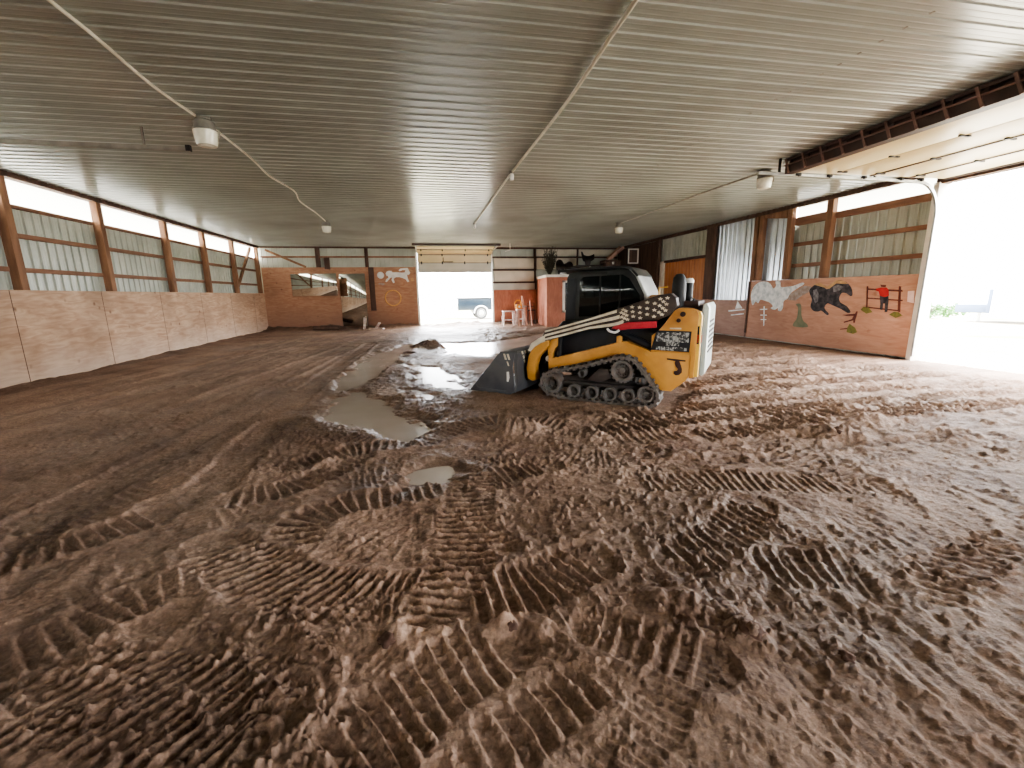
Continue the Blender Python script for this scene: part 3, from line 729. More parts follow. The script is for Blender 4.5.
# --- orange wooden door in the right wall
d = empty('wooden_door', (XR, 17.25, 0))
mb = MB()
for k in range(12):
    y = -1.45+k*.242
    mb.box((.06, y, 0.02), (.12, y+.236, 2.86), bevel=.006)
mb.build('door_leaf', M['door_wood'], d)
mb = MB(); mb.box((.02, 1.5, 0), (.14, 1.85, 2.95), bevel=.006); tag(mb.build('door_frame', M['white_sheet'], d), 'cream painted frame board')
mb = MB(); mb.box((.02, -1.5, 2.88), (.13, 1.5, 2.97)); mb.build('door_head', M['timber_dark'], d)
tag(d, 'wide orange stained board door in the right wall behind the loader', 'door')

# ------------------------------------------------------------------ painted plywood panel
mp_ = empty('mural_panel', (XR, 10.55, 0))
def mx(p): return (p[0]-10.55, p[1])
mb = MB(); mb.box((-.0, -2.6, .06), (.04, 2.6, 1.9), bevel=.004); mb.build('plywood_sheet', M['ply_mural'], mp_)
PAINT = [
 ('painted_horse', 'paint_white', [(13.01,1.24),(13.06,1.48),(12.96,1.72),(12.73,1.86),(12.45,1.87),(12.25,1.79),(12.12,1.65),(12.02,1.73),(12.06,1.86),(11.97,1.89),(11.86,1.84),(11.83,1.7),(11.65,1.69),(11.34,1.72),(11.06,1.8),(10.99,1.75),(11.26,1.61),(11.45,1.48),(11.53,1.34),(11.66,1.26),(11.66,1.09),(11.73,.97),(11.84,.99),(11.85,1.06),(11.99,1.0),(12.15,1.05),(12.06,1.11),(12.21,1.22),(12.45,1.28),(12.62,1.3),(12.7,1.19),(12.82,1.24),(12.93,1.12)], .004, 'painted white horse'),
 ('painted_dust', 'paint_grey', [(11.45,1.48),(10.98,1.71),(10.73,1.68),(10.8,1.53),(11.04,1.42),(11.22,1.29),(11.53,1.31)], .003, 'grey smear of painted dust'),
 ('painted_horse', 'paint_black', [(10.78,1.58),(10.67,1.7),(10.53,1.73),(10.34,1.67),(10.22,1.6),(10.12,1.69),(10.0,1.81),(9.87,1.83),(9.68,1.77),(9.53,1.63),(9.47,1.47),(9.52,1.42),(9.64,1.49),(9.77,1.5),(9.83,1.38),(9.78,1.26),(9.59,1.17),(9.46,1.03),(9.54,1.0),(9.73,1.09),(9.99,1.18),(10.16,1.23),(10.23,1.1),(10.08,.96),(10.13,.92),(10.31,1.03),(10.42,1.0),(10.57,1.02),(10.68,1.14),(10.66,1.32),(10.73,1.45)], .004, 'painted dark galloping horse'),
 ('painted_patch', 'paint_silver', [(10.06,1.67),(9.9,1.71),(9.74,1.66),(9.83,1.57),(10.01,1.52)], .006, 'grey patch on the dark horse'),
 ('painted_patch', 'paint_silver', [(10.65,1.58),(10.54,1.62),(10.46,1.47),(10.46,1.27),(10.54,1.22),(10.62,1.37)], .006, 'grey patch on the dark horse'),
 ('painted_mane', 'paint_tan', [(10.64,1.73),(10.47,1.78),(10.23,1.67),(10.07,1.76),(9.98,1.83),(9.76,1.81),(9.62,1.73),(9.75,1.735),(9.96,1.75),(10.16,1.61),(10.4,1.67)], .006, 'tan painted mane'),
 ('painted_cactus', 'paint_green', [(11.18,.54),(11.19,.65),(11.11,.76),(11.09,.95),(11.11,1.11),(11.2,1.18),(11.06,1.21),(10.99,1.11),(10.96,.9),(10.87,.72),(10.74,.65),(10.71,.55)], .004, 'faded green painted plant'),
 ('painted_branch', 'paint_brown', [(9.69,.94),(9.48,.97),(9.33,.99),(9.3,1.05),(9.27,1.04),(9.28,.94),(9.3,.85),(9.3,.76),(9.35,.76),(9.35,.82),(9.6,.74),(9.61,.77),(9.39,.85),(9.36,.93),(9.55,.92)], .004, 'brown painted dead tree'),
 ('painted_bush', 'paint_olive', [(9.49,.51),(9.48,.63),(9.44,.73),(9.36,.68),(9.28,.64),(9.21,.53),(9.31,.48)], .005, 'olive painted bush'),
 ('painted_branch', 'paint_brown', [(9.68,.58),(9.48,.62),(9.48,.59),(9.68,.56)], .004, None),
 ('painted_rail', 'paint_brown', [(9.11,1.61),(8.28,1.56),(8.27,1.52),(9.11,1.57)], .004, 'brown painted fence rail'),
 ('painted_rail', 'paint_brown', [(9.09,1.39),(8.24,1.34),(8.24,1.31),(9.08,1.36)], .004, 'brown painted fence rail'),
 ('painted_rail', 'paint_brown', [(9.07,1.17),(8.27,1.11),(8.27,1.08),(9.06,1.14)], .004, 'brown painted fence rail'),
 ('painted_fence_post', 'paint_brown', [(9.13,1.66),(9.09,1.66),(9.03,1.12),(9.06,1.13)], .005, None),
 ('painted_fence_post', 'paint_brown', [(8.37,1.65),(8.32,1.64),(8.25,1.06),(8.31,1.08)], .005, None),
 ('painted_shirt', 'paint_red', [(8.88,1.6),(8.78,1.62),(8.64,1.62),(8.59,1.57),(8.56,1.43),(8.65,1.4),(8.77,1.43),(8.81,1.53),(8.88,1.55)], .007, 'red shirt of painted figure leaning on fence'),
 ('painted_trousers', 'paint_black', [(8.77,1.43),(8.57,1.43),(8.55,1.3),(8.54,1.06),(8.6,1.05),(8.62,1.25),(8.67,1.25),(8.66,1.1),(8.72,1.11),(8.73,1.25)], .006, 'dark trousers of painted figure'),
 ('painted_hat', 'paint_brown', [(8.8,1.69),(8.66,1.68),(8.67,1.63),(8.76,1.63)], .007, None),
 ('painted_grass', 'paint_olive', [(9.2,1.09),(9.14,1.16),(9.02,1.16),(8.89,1.04),(9.04,1.0)], .005, None),
 ('painted_grass', 'paint_olive', [(8.49,1.0),(8.39,1.07),(8.29,1.06),(8.19,.99),(8.33,.93)], .005, None),
 ('painted_mark', 'paint_white', [(12.45,1.1),(12.40,1.1),(12.34,.49),(12.38,.48)], .003, 'white painted ladder shaped mark'),
 ('painted_mark', 'paint_white', [(12.6,1.01),(12.28,1.03),(12.28,.995),(12.6,.975)], .004, None),
 ('painted_mark', 'paint_white', [(12.55,.83),(12.28,.84),(12.27,.81),(12.55,.8)], .004, None),
 ('painted_mark', 'paint_white', [(12.52,.69),(12.28,.70),(12.27,.67),(12.51,.66)], .004, None)]
for nm, mm, poly, t, lab in PAINT:
    q = [mx(p) for p in poly]
    if len(q) > 7: q = [(v.x, v.y) for v in catmull([(a, b, 0) for a, b in q], 3)] if nm in ('painted_horse','painted_cactus','painted_dust','painted_bush') else q
    mb = MB(); mb.prism(q, -t, .0, 'x'); o = mb.build(nm, M[mm], mp_)
    if lab: o['label'] = lab
tag(mp_, 'plywood wall panel painted with running horses and a figure at a fence', 'mural panel')
mb = MB(); mb.prism([(8.15,1.53),(8.02,1.54),(7.99,1.27),(8.13,1.3)], XR-.012, XR-.002, 'x'); tag(mb.build('paper_notice', M['paper']), 'small pink white notice at the door end of the painted panel', 'notice')
lp = empty('plywood_panel', (XR, 15.6, 0))
mb = MB(); mb.box((.0, -2.4, .06), (.04, 3.0, 1.28), bevel=.004); mb.build('plywood_sheet', M['ply_dusty'], lp)
for q in ([(13.68,1.25),(13.41,1.01),(13.77,.98)], [(14.11,.92),(13.31,.99),(13.3,.95),(14.11,.87)], [(13.97,.77),(13.32,.85),(13.32,.81),(13.96,.74)]):
    mb = MB(); mb.prism([(a-15.6, b) for a, b in q], -.004, 0, 'x'); mb.build('painted_mark', M['paint_white'], lp)
tag(lp, 'low dusty plywood panel with white triangle mark, left of the painted horses', 'panel')
mb = MB(); mb.box((XR-.035, 13.13, .2), (XR-.006, 13.19, 1.9)); tag(mb.build('wooden_batten', M['timber_dark']), 'dark upright batten between painted panel and the low dusty panel', 'batten')

# ------------------------------------------------------------------ overhead doors
od = empty('overhead_door', (XR, 7.8, 3.8))
seams = [(-.10, -.93), (-.95, -1.89), (-1.91, -2.76), (-2.78, -3.70)]
for k, (a, b) in enumerate(seams):
    mb = MB(); mb.box((b, -5.0, -.02), (a, -.05, .03), bevel=.006)
    for y in (-5, -.05): pass
    mb.build('door_section', M['cream'], od)
for x, w in ((-.94, .05), (-1.9, .05), (-.06, .05)):
    mb = MB(); mb.box((x-w/2, -5.0, -.035), (x+w/2, -.05, -.02)); mb.build('section_strut', M['brown_steel'], od)
mb = MB()
mb.box((-3.80, -5.0, -.05), (-3.66, -.03, -.02)); mb.box((-3.83, -5.0, -.05), (-3.79, -.03, .10)); mb.box((-3.83, -5.0, .17), (-3.79, -.03, .215))
for k in range(14):
    y = -4.95+k*.37
    mb.box((-3.825, y-.02, .08), (-3.795, y+.02, .19))
mb.box((-3.72, -5.0, .0), (-3.68, -.03, .215))
lt_ = tag(mb.build('lattice_truss', M['brown_steel'], od), 'dark brown ladder like truss along inner edge')
mb = MB(); mb.box((-3.86, -5.0, .085), (-3.832, -.03, .105))
for k in range(14):
    y = -4.95+k*.37
    mb.beam((-3.845, y, -.05), (-3.845, y+.10, .21), .02, .035)
tag(mb.build('truss_rungs', M['brown_light'], lt_), 'lighter brown rungs')
for x in (-.94, -1.9, -2.77):
    for y in (-4.2, -3.2, -2.2, -1.2, -.25):
        mb = MB(); mb.box((x-.10, y-.02, -.045), (x-.03, y+.02, -.02), bevel=.004); mb.box((x+.03, y-.02, -.045), (x+.10, y+.02, -.02), bevel=.004); mb.tube([(x-.05, y, -.035), (x+.05, y, -.035)], .012, 6)
        mb.build('hinge', M['black_iron'], od)
def track_rail(yy, nm):
    path = [(-.03, yy, -3.7), (-.03, yy, -.75)] + [(-.03-.55*(1-math.cos(t)), yy, -.75+.55*math.sin(t)+ .12*math.sin(t)) for t in np.linspace(.2, math.pi/2, 8)] + [(-1.5, yy, -.06), (-4.35, yy, -.03)]
    mb = MB()
    for p, q in zip(path, path[1:]): mb.beam(p, q, .045, .05)
    return mb.build(nm, M['galv'], od)
track_rail(.03, 'track_rail'); track_rail(-5.05, 'track_rail')
for x in (-3.9, -1.7):
    for y in (.03, -5.05):
        mb = MB(); mb.box((x-.015, y-.02, -.03), (x+.015, y+.02, .235)); mb.build('track_hanger', M['black_iron'], od)
for y in (.03,):
    for x in (-.6, -1.1, -2.0, -2.8, -3.5):
        mb = MB(); mb.lathe([(0, -.02), (.03, -.02), (.03, .02), (0, .02)], (x, y-.06, -.05), 'y', 12); mb.box((x-.05, y-.05, -.06), (x+.05, y+.0, -.02)); mb.build('roller', M['black_iron'], od)
tag(od, 'cream sectional door parked flat under ceiling above the big side doorway', 'garage door')

bd = empty('overhead_door', (1.65, YB, 0))
W2 = 1.9
def bsec(y0, z0, y1, z1, m, nm='door_section'):
    mb = MB(); mb.prism([(y0, z0), (y1, z1), (y1+.04*(1 if z1 > z0+.3 else 0)+.0, z1+(.0 if z1 > z0+.3 else .04)), (y0+.04, z0)] if z1 > z0+.3 else [(y0, z0), (y1, z1), (y1, z1+.04), (y0, z0+.04)], -W2, W2, 'x')
    return mb.build(nm, m, bd)
bsec(-.10, 2.74, -.10, 3.22, M['cream_grey']); bsec(-.10, 3.24, -.13, 3.62, M['cream'])
bsec(-.14, 3.64, -.62, 3.84, M['cream']); bsec(-.66, 3.85, -1.2, 3.9, M['cream'])
for y, z in ((-.12, 3.23), (-.15, 3.63), (-.64, 3.83)):
    mb = MB(); mb.box((-W2, y-.03, z-.02), (W2, y-.01, z+.02)); mb.build('section_strut', M['grey_cond'], bd)
    for x in (-1.7, -.65, .5, 1.7):
        mb = MB(); mb.box((x-.03, y-.06, z-.07), (x+.03, y-.02, z+.07), bevel=.004); mb.build('hinge', M['black_iron'], bd)
for s in (-1, 1):
    pts = [(s*1.93, -.12, -.02), (s*1.93, -.12, 3.3), (s*1.93, -.22, 3.6), (s*1.93, -.5, 3.82), (s*1.93, -1.9, 3.88)]
    mb = MB()
    for p, q in zip(pts, pts[1:]): mb.beam(p, q, .05, .05)
    mb.build('track_rail', M['galv'], bd)
mb = MB(); mb.box((-2.1, -1.95, 3.9), (2.1, -1.87, 4.0)); tag(mb.build('rear_track_bar', M['brown_steel'], bd), 'dark bar under the ceiling')
mb = MB(); mb.box((-.62, -.17, 3.28), (-.58, -.12, 3.5)); mb.box((-.62, -.17, 3.26), (-.1, -.14, 3.30)); mb.build('lift_handle', M['brown_steel'], bd)
tag(bd, 'cream sectional door raised over the open back doorway', 'garage door')
# loose rail under the ceiling at the left
rl = empty('door_track', (-5.2, 7.75, 3.77))
mb = MB(); mb.beam((-2.4, 0, -.02), (1.95, 0, -.02), .05, .06); mb.build('rail', M['grey_cond'], rl)
mb = MB(); mb.box((1.90, -.03, -.05), (1.96, .03, .03)); mb.build('end_stop', M['black_iron'], rl)
mb = MB(); mb.box((1.35, -.012, 0), (1.375, .012, .25)); mb.build('hanger', M['grey_cond'], rl)
tag(rl, 'thin dark door rail hanging below the ceiling at the left', 'rail')
mb = MB(); mb.tube([(4.25, 22.0, ZC), (4.25, 22.0, 3.72), (4.0, 22.0, 3.66)], .02, 8); tag(mb.build('bent_pipe', M['white_paint']), 'short bent pipe hanging from ceiling right of the back door', 'pipe')

# ------------------------------------------------------------------ ceiling lights and cables
def barn_light(loc, rz, s, label, tilt=0):
    r = empty('barn_light', loc, rz)
    mb = MB(); mb.box((-.10*s, -.10*s, -.035*s), (.10*s, .10*s, 0), bevel=.01*s); mb.build('mounting_box', M['lamp_body'], r)
    mb = MB(); mb.lathe([(0, -.03*s), (.10*s, -.03*s), (.135*s, -.06*s), (.145*s, -.16*s), (.165*s, -.175*s), (.165*s, -.19*s), (0, -.19*s)], n=28); mb.build('ballast_housing', M['lamp_body'], r)
    mb = MB()
    n = 48; rings = []
    for rr, h in ((.160, -.19), (.150, -.27), (.135, -.36), (.125, -.385)):
        rings.append([mb.bm.verts.new(((rr+.004*(k % 2))*s*math.cos(2*math.pi*k/n), (rr+.004*(k % 2))*s*math.sin(2*math.pi*k/n), h*s)) for k in range(n)])
    for a, b in zip(rings, rings[1:]):
        for k in range(n): mb.bm.faces.new((a[k], a[(k+1) % n], b[(k+1) % n], b[k]))
    mb.bm.faces.new(rings[-1]); g = mb.build('glass_refractor', M['lamp_glass'], r)
    mb = MB(); mb.lathe([(.0, -.385*s), (.09*s, -.385*s), (.07*s, -.40*s), (0, -.405*s)], n=24); mb.build('lens_cap', M['lamp_glass'], g)
    mb = MB(); mb.tube([(.02*s, .145*s, -.06*s), (.02*s, .15*s, -.02*s), (.02*s, .12*s, .0)], .02*s, 8); mb.build('cable_gland', M['conduit'], r)
    mb = MB(); mb.box((.155*s, -.015*s, -.26*s), (.185*s, .015*s, -.15*s), bevel=.004); mb.build('latch', M['lamp_body'], r)
    tag(r, label, 'light', 'barn lights under the ceiling')
    return r
barn_light((-2.82, 7.25, ZC-.02), .3, .92, 'grey barn light with ribbed glass, nearest on the left cable')
barn_light((-3.0, 15.85, ZC-.02), .1, .92, 'small far barn light at the end of the white left cable')
barn_light((7.0, 8.5, ZC-.02), -.4, .92, 'barn light beside the parked side door near the right rail')
barn_light((6.9, 15.3, ZC-.02), .6, .92, 'small far barn light at the end of the right conduit')
zc = ZC-.04
def cable(name, pts, r, m, label, cat, dz=0):
    c = catmull([(x, y, zc-dz*(i % 2)) for i, (x, y) in enumerate(pts)], 6, closed=False)
    mb = MB(); mb.tube(c, r, 8); tag(mb.build(name, m), label, cat)
cable('power_cable', [(-2.9,-6),(-2.8,-2),(-2.85,2),(-2.86,4.82),(-2.87,5.36),(-2.92,6.28),(-2.87,7.12)], .016, M['conduit'], 'white cable on the ceiling running up to the nearest left light', 'cable')
cable('power_cable', [(-2.84,7.3),(-2.82,8.97),(-2.92,10.2),(-2.78,11.4),(-2.98,12.71),(-2.93,14.2),(-3.0,15.75)], .016, M['conduit'], 'wavy white cable between the two left barn lights', 'cable', .02)
cable('conduit_pipe', [(1.87,-5),(1.85,1),(1.87,4.02),(1.9,5.07),(1.92,6.25),(1.86,9.28),(1.84,12.5),(1.83,15.73)], .022, M['conduit'], 'long pale conduit down the middle of the ceiling', 'conduit', .0)
cable('conduit_pipe', [(7.0,8.6),(6.9,10.5),(6.95,12.5),(6.91,15.25)], .018, M['grey_cond'], 'thin grey conduit between the two right barn lights', 'conduit', .01)
for (x, y, lab) in ((1.85, 9.28, 'small white socket hanging on the middle conduit'), (1.83, 15.8, 'small white socket at the far end of the middle conduit')):
    r = empty('lamp_socket', (x, y, ZC-.02))
    mb = MB(); mb.box((-.05, -.05, -.05), (.05, .05, 0), bevel=.008); mb.build('junction_box', M['grey_cond'], r)
    mb = MB(); mb.lathe([(0, -.05), (.035, -.05), (.045, -.09), (.04, -.17), (0, -.175)], n=16); mb.build('socket_body', M['plastic_white'], r)
    tag(r, lab, 'socket', 'sockets on the ceiling conduit')

# ------------------------------------------------------------------ things on the back wall
mb = MB(); mb.box((0, -.012, 1.66), (2.26, .012, 2.72), bevel=.004); mo = mb.build('wall_mirror', M['mirror']); mo.location = (-6.36, YB-.03, 0); mo.rotation_euler = (0, 0, -math.radians(13)); tag(mo, 'long wall mirror on orange plywood reflecting the left wall', 'mirror')
mb = MB(); mb.box((0, -.012, .12), (1.30, .012, 2.72), bevel=.004); mo = mb.build('wall_mirror', M['mirror']); mo.location = (-4.12, YB-.03, 0); mo.rotation_euler = (0, 0, -math.radians(13)); tag(mo, 'tall mirror reaching the mud at the right end of the long mirror', 'mirror')
mb = MB(); mb.box((-2.70, YB-.05, .88), (-2.44, YB-.002, 3.03), bevel=.006); tag(mb.build('wall_plank', M['timber_dark']), 'dark upright plank between the mirror and the horse cutout', 'plank')
hp = [(-1.91,2.33),(-1.84,2.46),(-1.74,2.52),(-1.77,2.61),(-1.83,2.61),(-1.87,2.72),(-1.81,2.82),(-1.69,2.86),(-1.57,2.85),(-1.53,2.78),(-1.3,2.78),(-1.09,2.76),(-.93,2.77),(-.87,2.88),(-1.01,2.89),(-1.17,2.83),(-1.22,2.88),(-1.13,2.96),(-.95,2.98),(-.76,3.0),(-.72,2.91),(-.65,2.75),(-.72,2.65),(-.81,2.66),(-.79,2.48),(-.72,2.32),(-.81,2.28),(-.89,2.42),(-1.01,2.48),(-1.19,2.54),(-1.38,2.54),(-1.49,2.45),(-1.45,2.27),(-1.53,2.24),(-1.6,2.41),(-1.55,2.53),(-1.65,2.51),(-1.75,2.39),(-1.85,2.3)]
mb = MB(); mb.prism(hp, YB-.03, YB-.004, 'y'); tag(mb.build('horse_cutout', M['plastic_white']), 'white bucking horse silhouette hung on the orange back wall', 'wall decoration')
mb = MB(); mb.lathe([(0, -.03), (.15, -.03), (.17, -.02), (.17, 0), (0, 0)], (-2.12, YB-.003, 2.64), 'y', 24); tag(mb.build('round_plaque', M['plastic_white']), 'round white plaque left of the horse cutout', 'plaque')
mb = MB(); mb.prism([(-2.3,2.2),(-2.2,2.26),(-1.98,2.25),(-1.94,2.18),(-2.05,2.14),(-2.15,2.18)], YB-.03, YB-.003, 'y'); tag(mb.build('small_plaque', M['paint_grey']), 'small grey shape under the round plaque', 'plaque')
mb = MB(); mb.lathe([(0, -.02), (.08, -.02), (.08, 0), (0, 0)], (-.56, YB-.003, 2.41), 'y', 16); tag(mb.build('small_disc', M['paint_tan']), 'tiny pale disc right of the horse cutout', 'disc')
mb = MB()
for rr, dy in ((.40, -.02), (.375, -.03), (.385, -.045)):
    mb.tube([(-1.58+rr*math.cos(t), YB+dy, 1.5+rr*math.sin(t)) for t in np.linspace(0, 2*math.pi, 40, endpoint=False)], .02, 8, closed=True)
tag(mb.build('rope_coil', M['rope']), 'coiled tan rope ring hanging on the orange back wall', 'rope')
# debris at the foot of the back wall
mb = MB(); mb.beam((-3.05, 23.2, -.05), (-3.0, 23.35, .55), .16, .10); tag(mb.build('white_board', M['old_white_wood']), 'stubby white board standing below the tall mirror', 'board')
mb = MB(); mb.beam((-2.7, 22.5, .05), (-2.0, 22.0, .08), .16, .06); tag(mb.build('white_board', M['old_white_wood']), 'broken white board lying in the mud below the rope ring', 'board')
mb = MB(); mb.beam((-2.45, 22.9, .03), (-2.2, 22.2, .34), .12, .05); tag(mb.build('white_board', M['old_white_wood']), 'white board end leaning up out of the mud by the tall mirror', 'board')
mb = MB(); mb.tube([(-5.4, 23.0, .12), (-4.9, 23.0, .1), (-4.2, 22.95, .08)], .10, 12); tag(mb.build('dark_log', M['timber_dark']), 'dark log lying at the wall foot under the long mirror', 'log')

# ------------------------------------------------------------------ tack room
tr = empty('tack_room', (8.2, 22, 0))
T = lambda x, y: (x-8.2, y-22)
mb = MB(); mb.prism([T(5.72,20.6), T(10.55,20.6), T(10.55,23.6), T(6.02,23.6)], -.15, 2.36, 'z'); mb.build('room_walls', M['ply_red'], tr)
mb = MB(); mb.prism([T(5.68,20.56), T(10.6,20.56), T(10.6,23.62), T(5.98,23.62)], 2.36, 2.48, 'z', bevel=.01); tag(mb.build('roof_trim', M['white_paint'], tr), 'white board along the top edge')
wf = MB()
for x0, x1, z0, z1 in ((6.5,6.62,.7,2.2),(7.5,7.62,.7,2.2),(6.5,7.62,2.1,2.2),(6.5,7.62,.7,.8)): wf.box((x0-8.2, 20.55-22, z0), (x1-8.2, 20.62-22, z1))
w = wf.build('window_frame', M['white_paint'], tr)
mb = MB(); mb.box((6.6-8.2, 20.585-22, .78), (7.52-8.2, 20.60-22, 2.12)); mb.build('window_pane', M['cab_glass'], w)
tag(tr, 'reddish plywood tack room with white trim in the far right corner', 'tack room')
# clutter on its roof
def branch_ball(name, c, rx, rz, n, m, label, cat, seed):
    rn = random.Random(seed); mb = MB()
    for k in range(n):
        a = rn.uniform(0, 6.28); r = rn.uniform(.2, 1)*rx; h = rn.uniform(.25, 1)*rz
        p0 = Vector((c[0]+rn.uniform(-.05,.05), c[1]+rn.uniform(-.05,.05), c[2])); p2 = Vector((c[0]+r*math.cos(a), c[1]+r*math.sin(a)*.6, c[2]+h))
        p1 = p0.lerp(p2, .5)+Vector((rn.uniform(-.08,.08), 0, rn.uniform(0,.12)))
        mb.tube([p0, p1, p2], [.018, .012, .005], 5)
        for j in range(5):
            t = rn.uniform(.45, 1); q = p0.lerp(p2, t)+Vector((rn.uniform(-.05,.05), rn.uniform(-.05,.05), rn.uniform(-.03,.06)))
            u = Vector((rn.uniform(-1,1), rn.uniform(-1,1), rn.uniform(-.3,1))).normalized()*rn.uniform(.06,.12); v = u.cross(Vector((rn.uniform(-1,1), 1, rn.uniform(-1,1)))).normalized()*.035
            mb.flat([q-v*.5, q+u*.5+v*.4, q+u, q+u*.5-v*.6])
    tag(mb.build(name, m, smooth=False), label, cat)
branch_ball('dried_plant', (6.15, 21.6, 2.53), .42, 1.35, 120, M['brush'], 'tall dried plant on the left end of the tack room roof', 'plant', 3)
def saddle(loc, rz, label, s=1.0):
    r = empty('riding_saddle', loc, rz)
    mb = MB()
    # horseshoe-shaped seat draped over a rounded tree
    n = 14; rows = []
    for i in range(9):
        y = -.3+i*.075
        lift = .10*(abs(i-4)/4)**2 + (.12 if i == 8 else 0)
        wd = .22+.10*math.sin(i/8*math.pi)
        rows.append([mb.bm.verts.new((s*wd*math.sin(t)*1.15, s*y, s*(.36+lift+.22*math.cos(t)-.1))) for t in np.linspace(-1.9, 1.9, n)])
    for a, b in zip(rows, rows[1:]):
        for k in range(n-1): mb.bm.faces.new((a[k], a[k+1], b[k+1], b[k]))
    bmesh.ops.solidify(mb.bm, geom=mb.bm.faces[:], thickness=.03)
    mb.build('seat', M['junk_dark'], r)
    mb = MB(); mb.tube([(0, s*.30, s*.5), (0, s*.34, s*.64), (0, s*.33, s*.70)], [.03, .025, .045], 10); mb.build('horn', M['junk_dark'], r)
    for q in (-1, 1):
        mb = MB(); mb.prism([(-.14*s, .30*s), (.14*s, .30*s), (.11*s, .0), (-.09*s, .0)], q*.27*s, q*.30*s, 'x', bevel=.006); mb.build('fender', M['junk_dark'], r)
    tag(r, label, 'saddle', 'saddles on the tack room roof')
saddle((6.85, 21.4, 2.48), .5, 'dark saddle on the tack room roof beside the dried plant', 1.1)
def crate(name, lo, hi, m, label, cat, lidm=None):
    c = empty(name, ((lo[0]+hi[0])/2, (lo[1]+hi[1])/2, lo[2])); w, d, h = ((hi[i]-lo[i]) for i in range(3))
    mb = MB(); mb.box((-w/2, -d/2, 0), (w/2, d/2, h*.82), bevel=.02); mb.build('chest_body', m, c)
    mb = MB(); mb.box((-w/2-.02, -d/2-.02, h*.82), (w/2+.02, d/2+.02, h), bevel=.025); mb.build('lid', m, c)
    mb = MB(); mb.box((-.05, -d/2-.04, h*.7), (.05, -d/2, h*.88), bevel=.006); mb.build('latch', M['galv'], c)
    tag(c, label, cat)
crate('storage_chest', (7.45,21.2,2.48), (8.75,21.9,2.95), M['junk_dark'], 'long dark chest on tack room roof above the loader cab', 'chest')
crate('storage_chest', (8.95,21.3,2.48), (9.75,22.0,3.2), M['timber_dark'], 'tall brown chest at the right of the tack room roof', 'chest')
saddle((8.1, 21.5, 2.95), 1.3, 'dark saddle perched on the long chest', .95)
mb = MB(); mb.beam((9.5, 22.9, 3.1), (10.5, 22.6, 3.95), .1, .16); tag(mb.build('diagonal_brace', M['pinkish_wood']), 'diagonal timber in the far right corner above the tack room, paled for light through the gap', 'brace')  # pale colour paints in the reddish light from the gap
mb = MB(); mb.beam((9.1, 21.55, 3.26), (9.7, 21.3, 3.85), .08, .08); tag(mb.build('leaning_stick', M['timber']), 'short stick leaning up from the tall chest', 'stick')
f = MB()
for a, b, c, d_ in ((10.0,10.06,3.0,3.7),(10.5,10.56,3.0,3.7),(10.0,10.56,3.66,3.72),(10.0,10.56,3.0,3.05)): f.box((a, 21.0, c), (b, 21.04, d_))
fr = f.build('picture_frame', M['white_paint']); mb = MB(); mb.box((10.05, 21.02, 3.04), (10.51, 21.035, 3.67)); mb.build('backing', M['timber_dark'], fr)
tag(fr, 'thin white empty frame standing on the right end of the tack room roof', 'frame')

# ------------------------------------------------------------------ clutter right of the back door
def stool(loc, rz, w, h, m, label, name='wooden_stool', cat='stool'):
    r = empty(name, loc, rz)
    mb = MB(); mb.box((-w/2, -.18, h-.05), (w/2, .18, h), bevel=.012); mb.build('seat', m, r)
    for a in (-1, 1):
        for b in (-1, 1):
            mb = MB(); mb.beam((a*w*.42, b*.14, h-.04), (a*w*.5, b*.18, 0), .05, .05); mb.build('leg', m, r)
    for b in (-1, 1):
        mb = MB(); mb.beam((-w*.46, b*.16, h*.4), (w*.46, b*.16, h*.4), .035, .045); mb.build('stretcher', m, r)
    tag(r, label, cat); return r
stool((4.20, 22.45, .0), .05, .6, .76, M['old_white_wood'], 'chipped white bench just right of the back doorway')
stool((4.78, 22.35, .0), 0, .38, .84, M['old_white_wood'], 'narrow white stool carrying the orange yellow tool')
t = empty('chain_saw', (4.74, 22.35, .84), .35)
mb = MB(); mb.box((-.2, -.1, .02), (.14, .1, .24), bevel=.05); mb.build('motor_body', M['orange_plastic'], t)
mb = MB(); mb.tube(catmull([(-.2, 0, .1), (-.26, 0, .3), (-.12, 0, .44), (.08, 0, .42), (.12, 0, .22)], 5, closed=False), .028, 8); mb.build('handle', M['orange_plastic'], t)
mb = MB(); mb.prism([(.12,.06),(.42,.09),(.46,.13),(.42,.17),(.12,.17)], -.012, .012, 'y', bevel=.004); tag(mb.build('guide_bar', M['galv'], t), 'pale metal bar')
mb = MB(); mb.lathe([(0, -.115), (.06, -.115), (.06, -.1), (0, -.1)], (-.05, 0, .13), 'y', 16); mb.build('side_cover', M['plastic_white'], t)
tag(t, 'orange yellow hand tool resting on the narrow white stool', 'tool')
for (x0, y0, x1, y1, h, lab) in ((5.12,22.2,5.0,22.8,1.5,'bleached plank leaning right of the orange tool, tallest'), (5.24,21.6,5.2,21.9,1.25,'bleached plank leaning next to the tallest one'), (4.6,21.8,4.66,22.1,.8,'short stick propped against the narrow white stool')):
    mb = MB(); mb.beam((x0, y0, 0), (x1, y1, h), .09, .035); tag(mb.build('leaning_plank', M['pinkish_wood']), lab, 'plank')
r = empty('metal_chair', (5.52, 22.9, 0), -.1)
mb = MB(); mb.box((-.2, -.2, .74), (.2, .2, .78), bevel=.01); mb.build('seat', M['junk_dark'], r)
for a in (-1, 1):
    for b in (-1, 1):
        mb = MB(); mb.tube([(a*.18, b*.18, .74), (a*.2, b*.2, 0)], .014, 8); mb.build('leg', M['junk_dark'], r)
mb = MB(); mb.tube([(-.18, .19, .76), (-.18, .22, 1.12), (.18, .22, 1.12), (.18, .19, .76)], .014, 8); mb.tube([(-.18, .21, .95), (.18, .21, .95)], .012, 8); mb.build('backrest', M['junk_dark'], r)
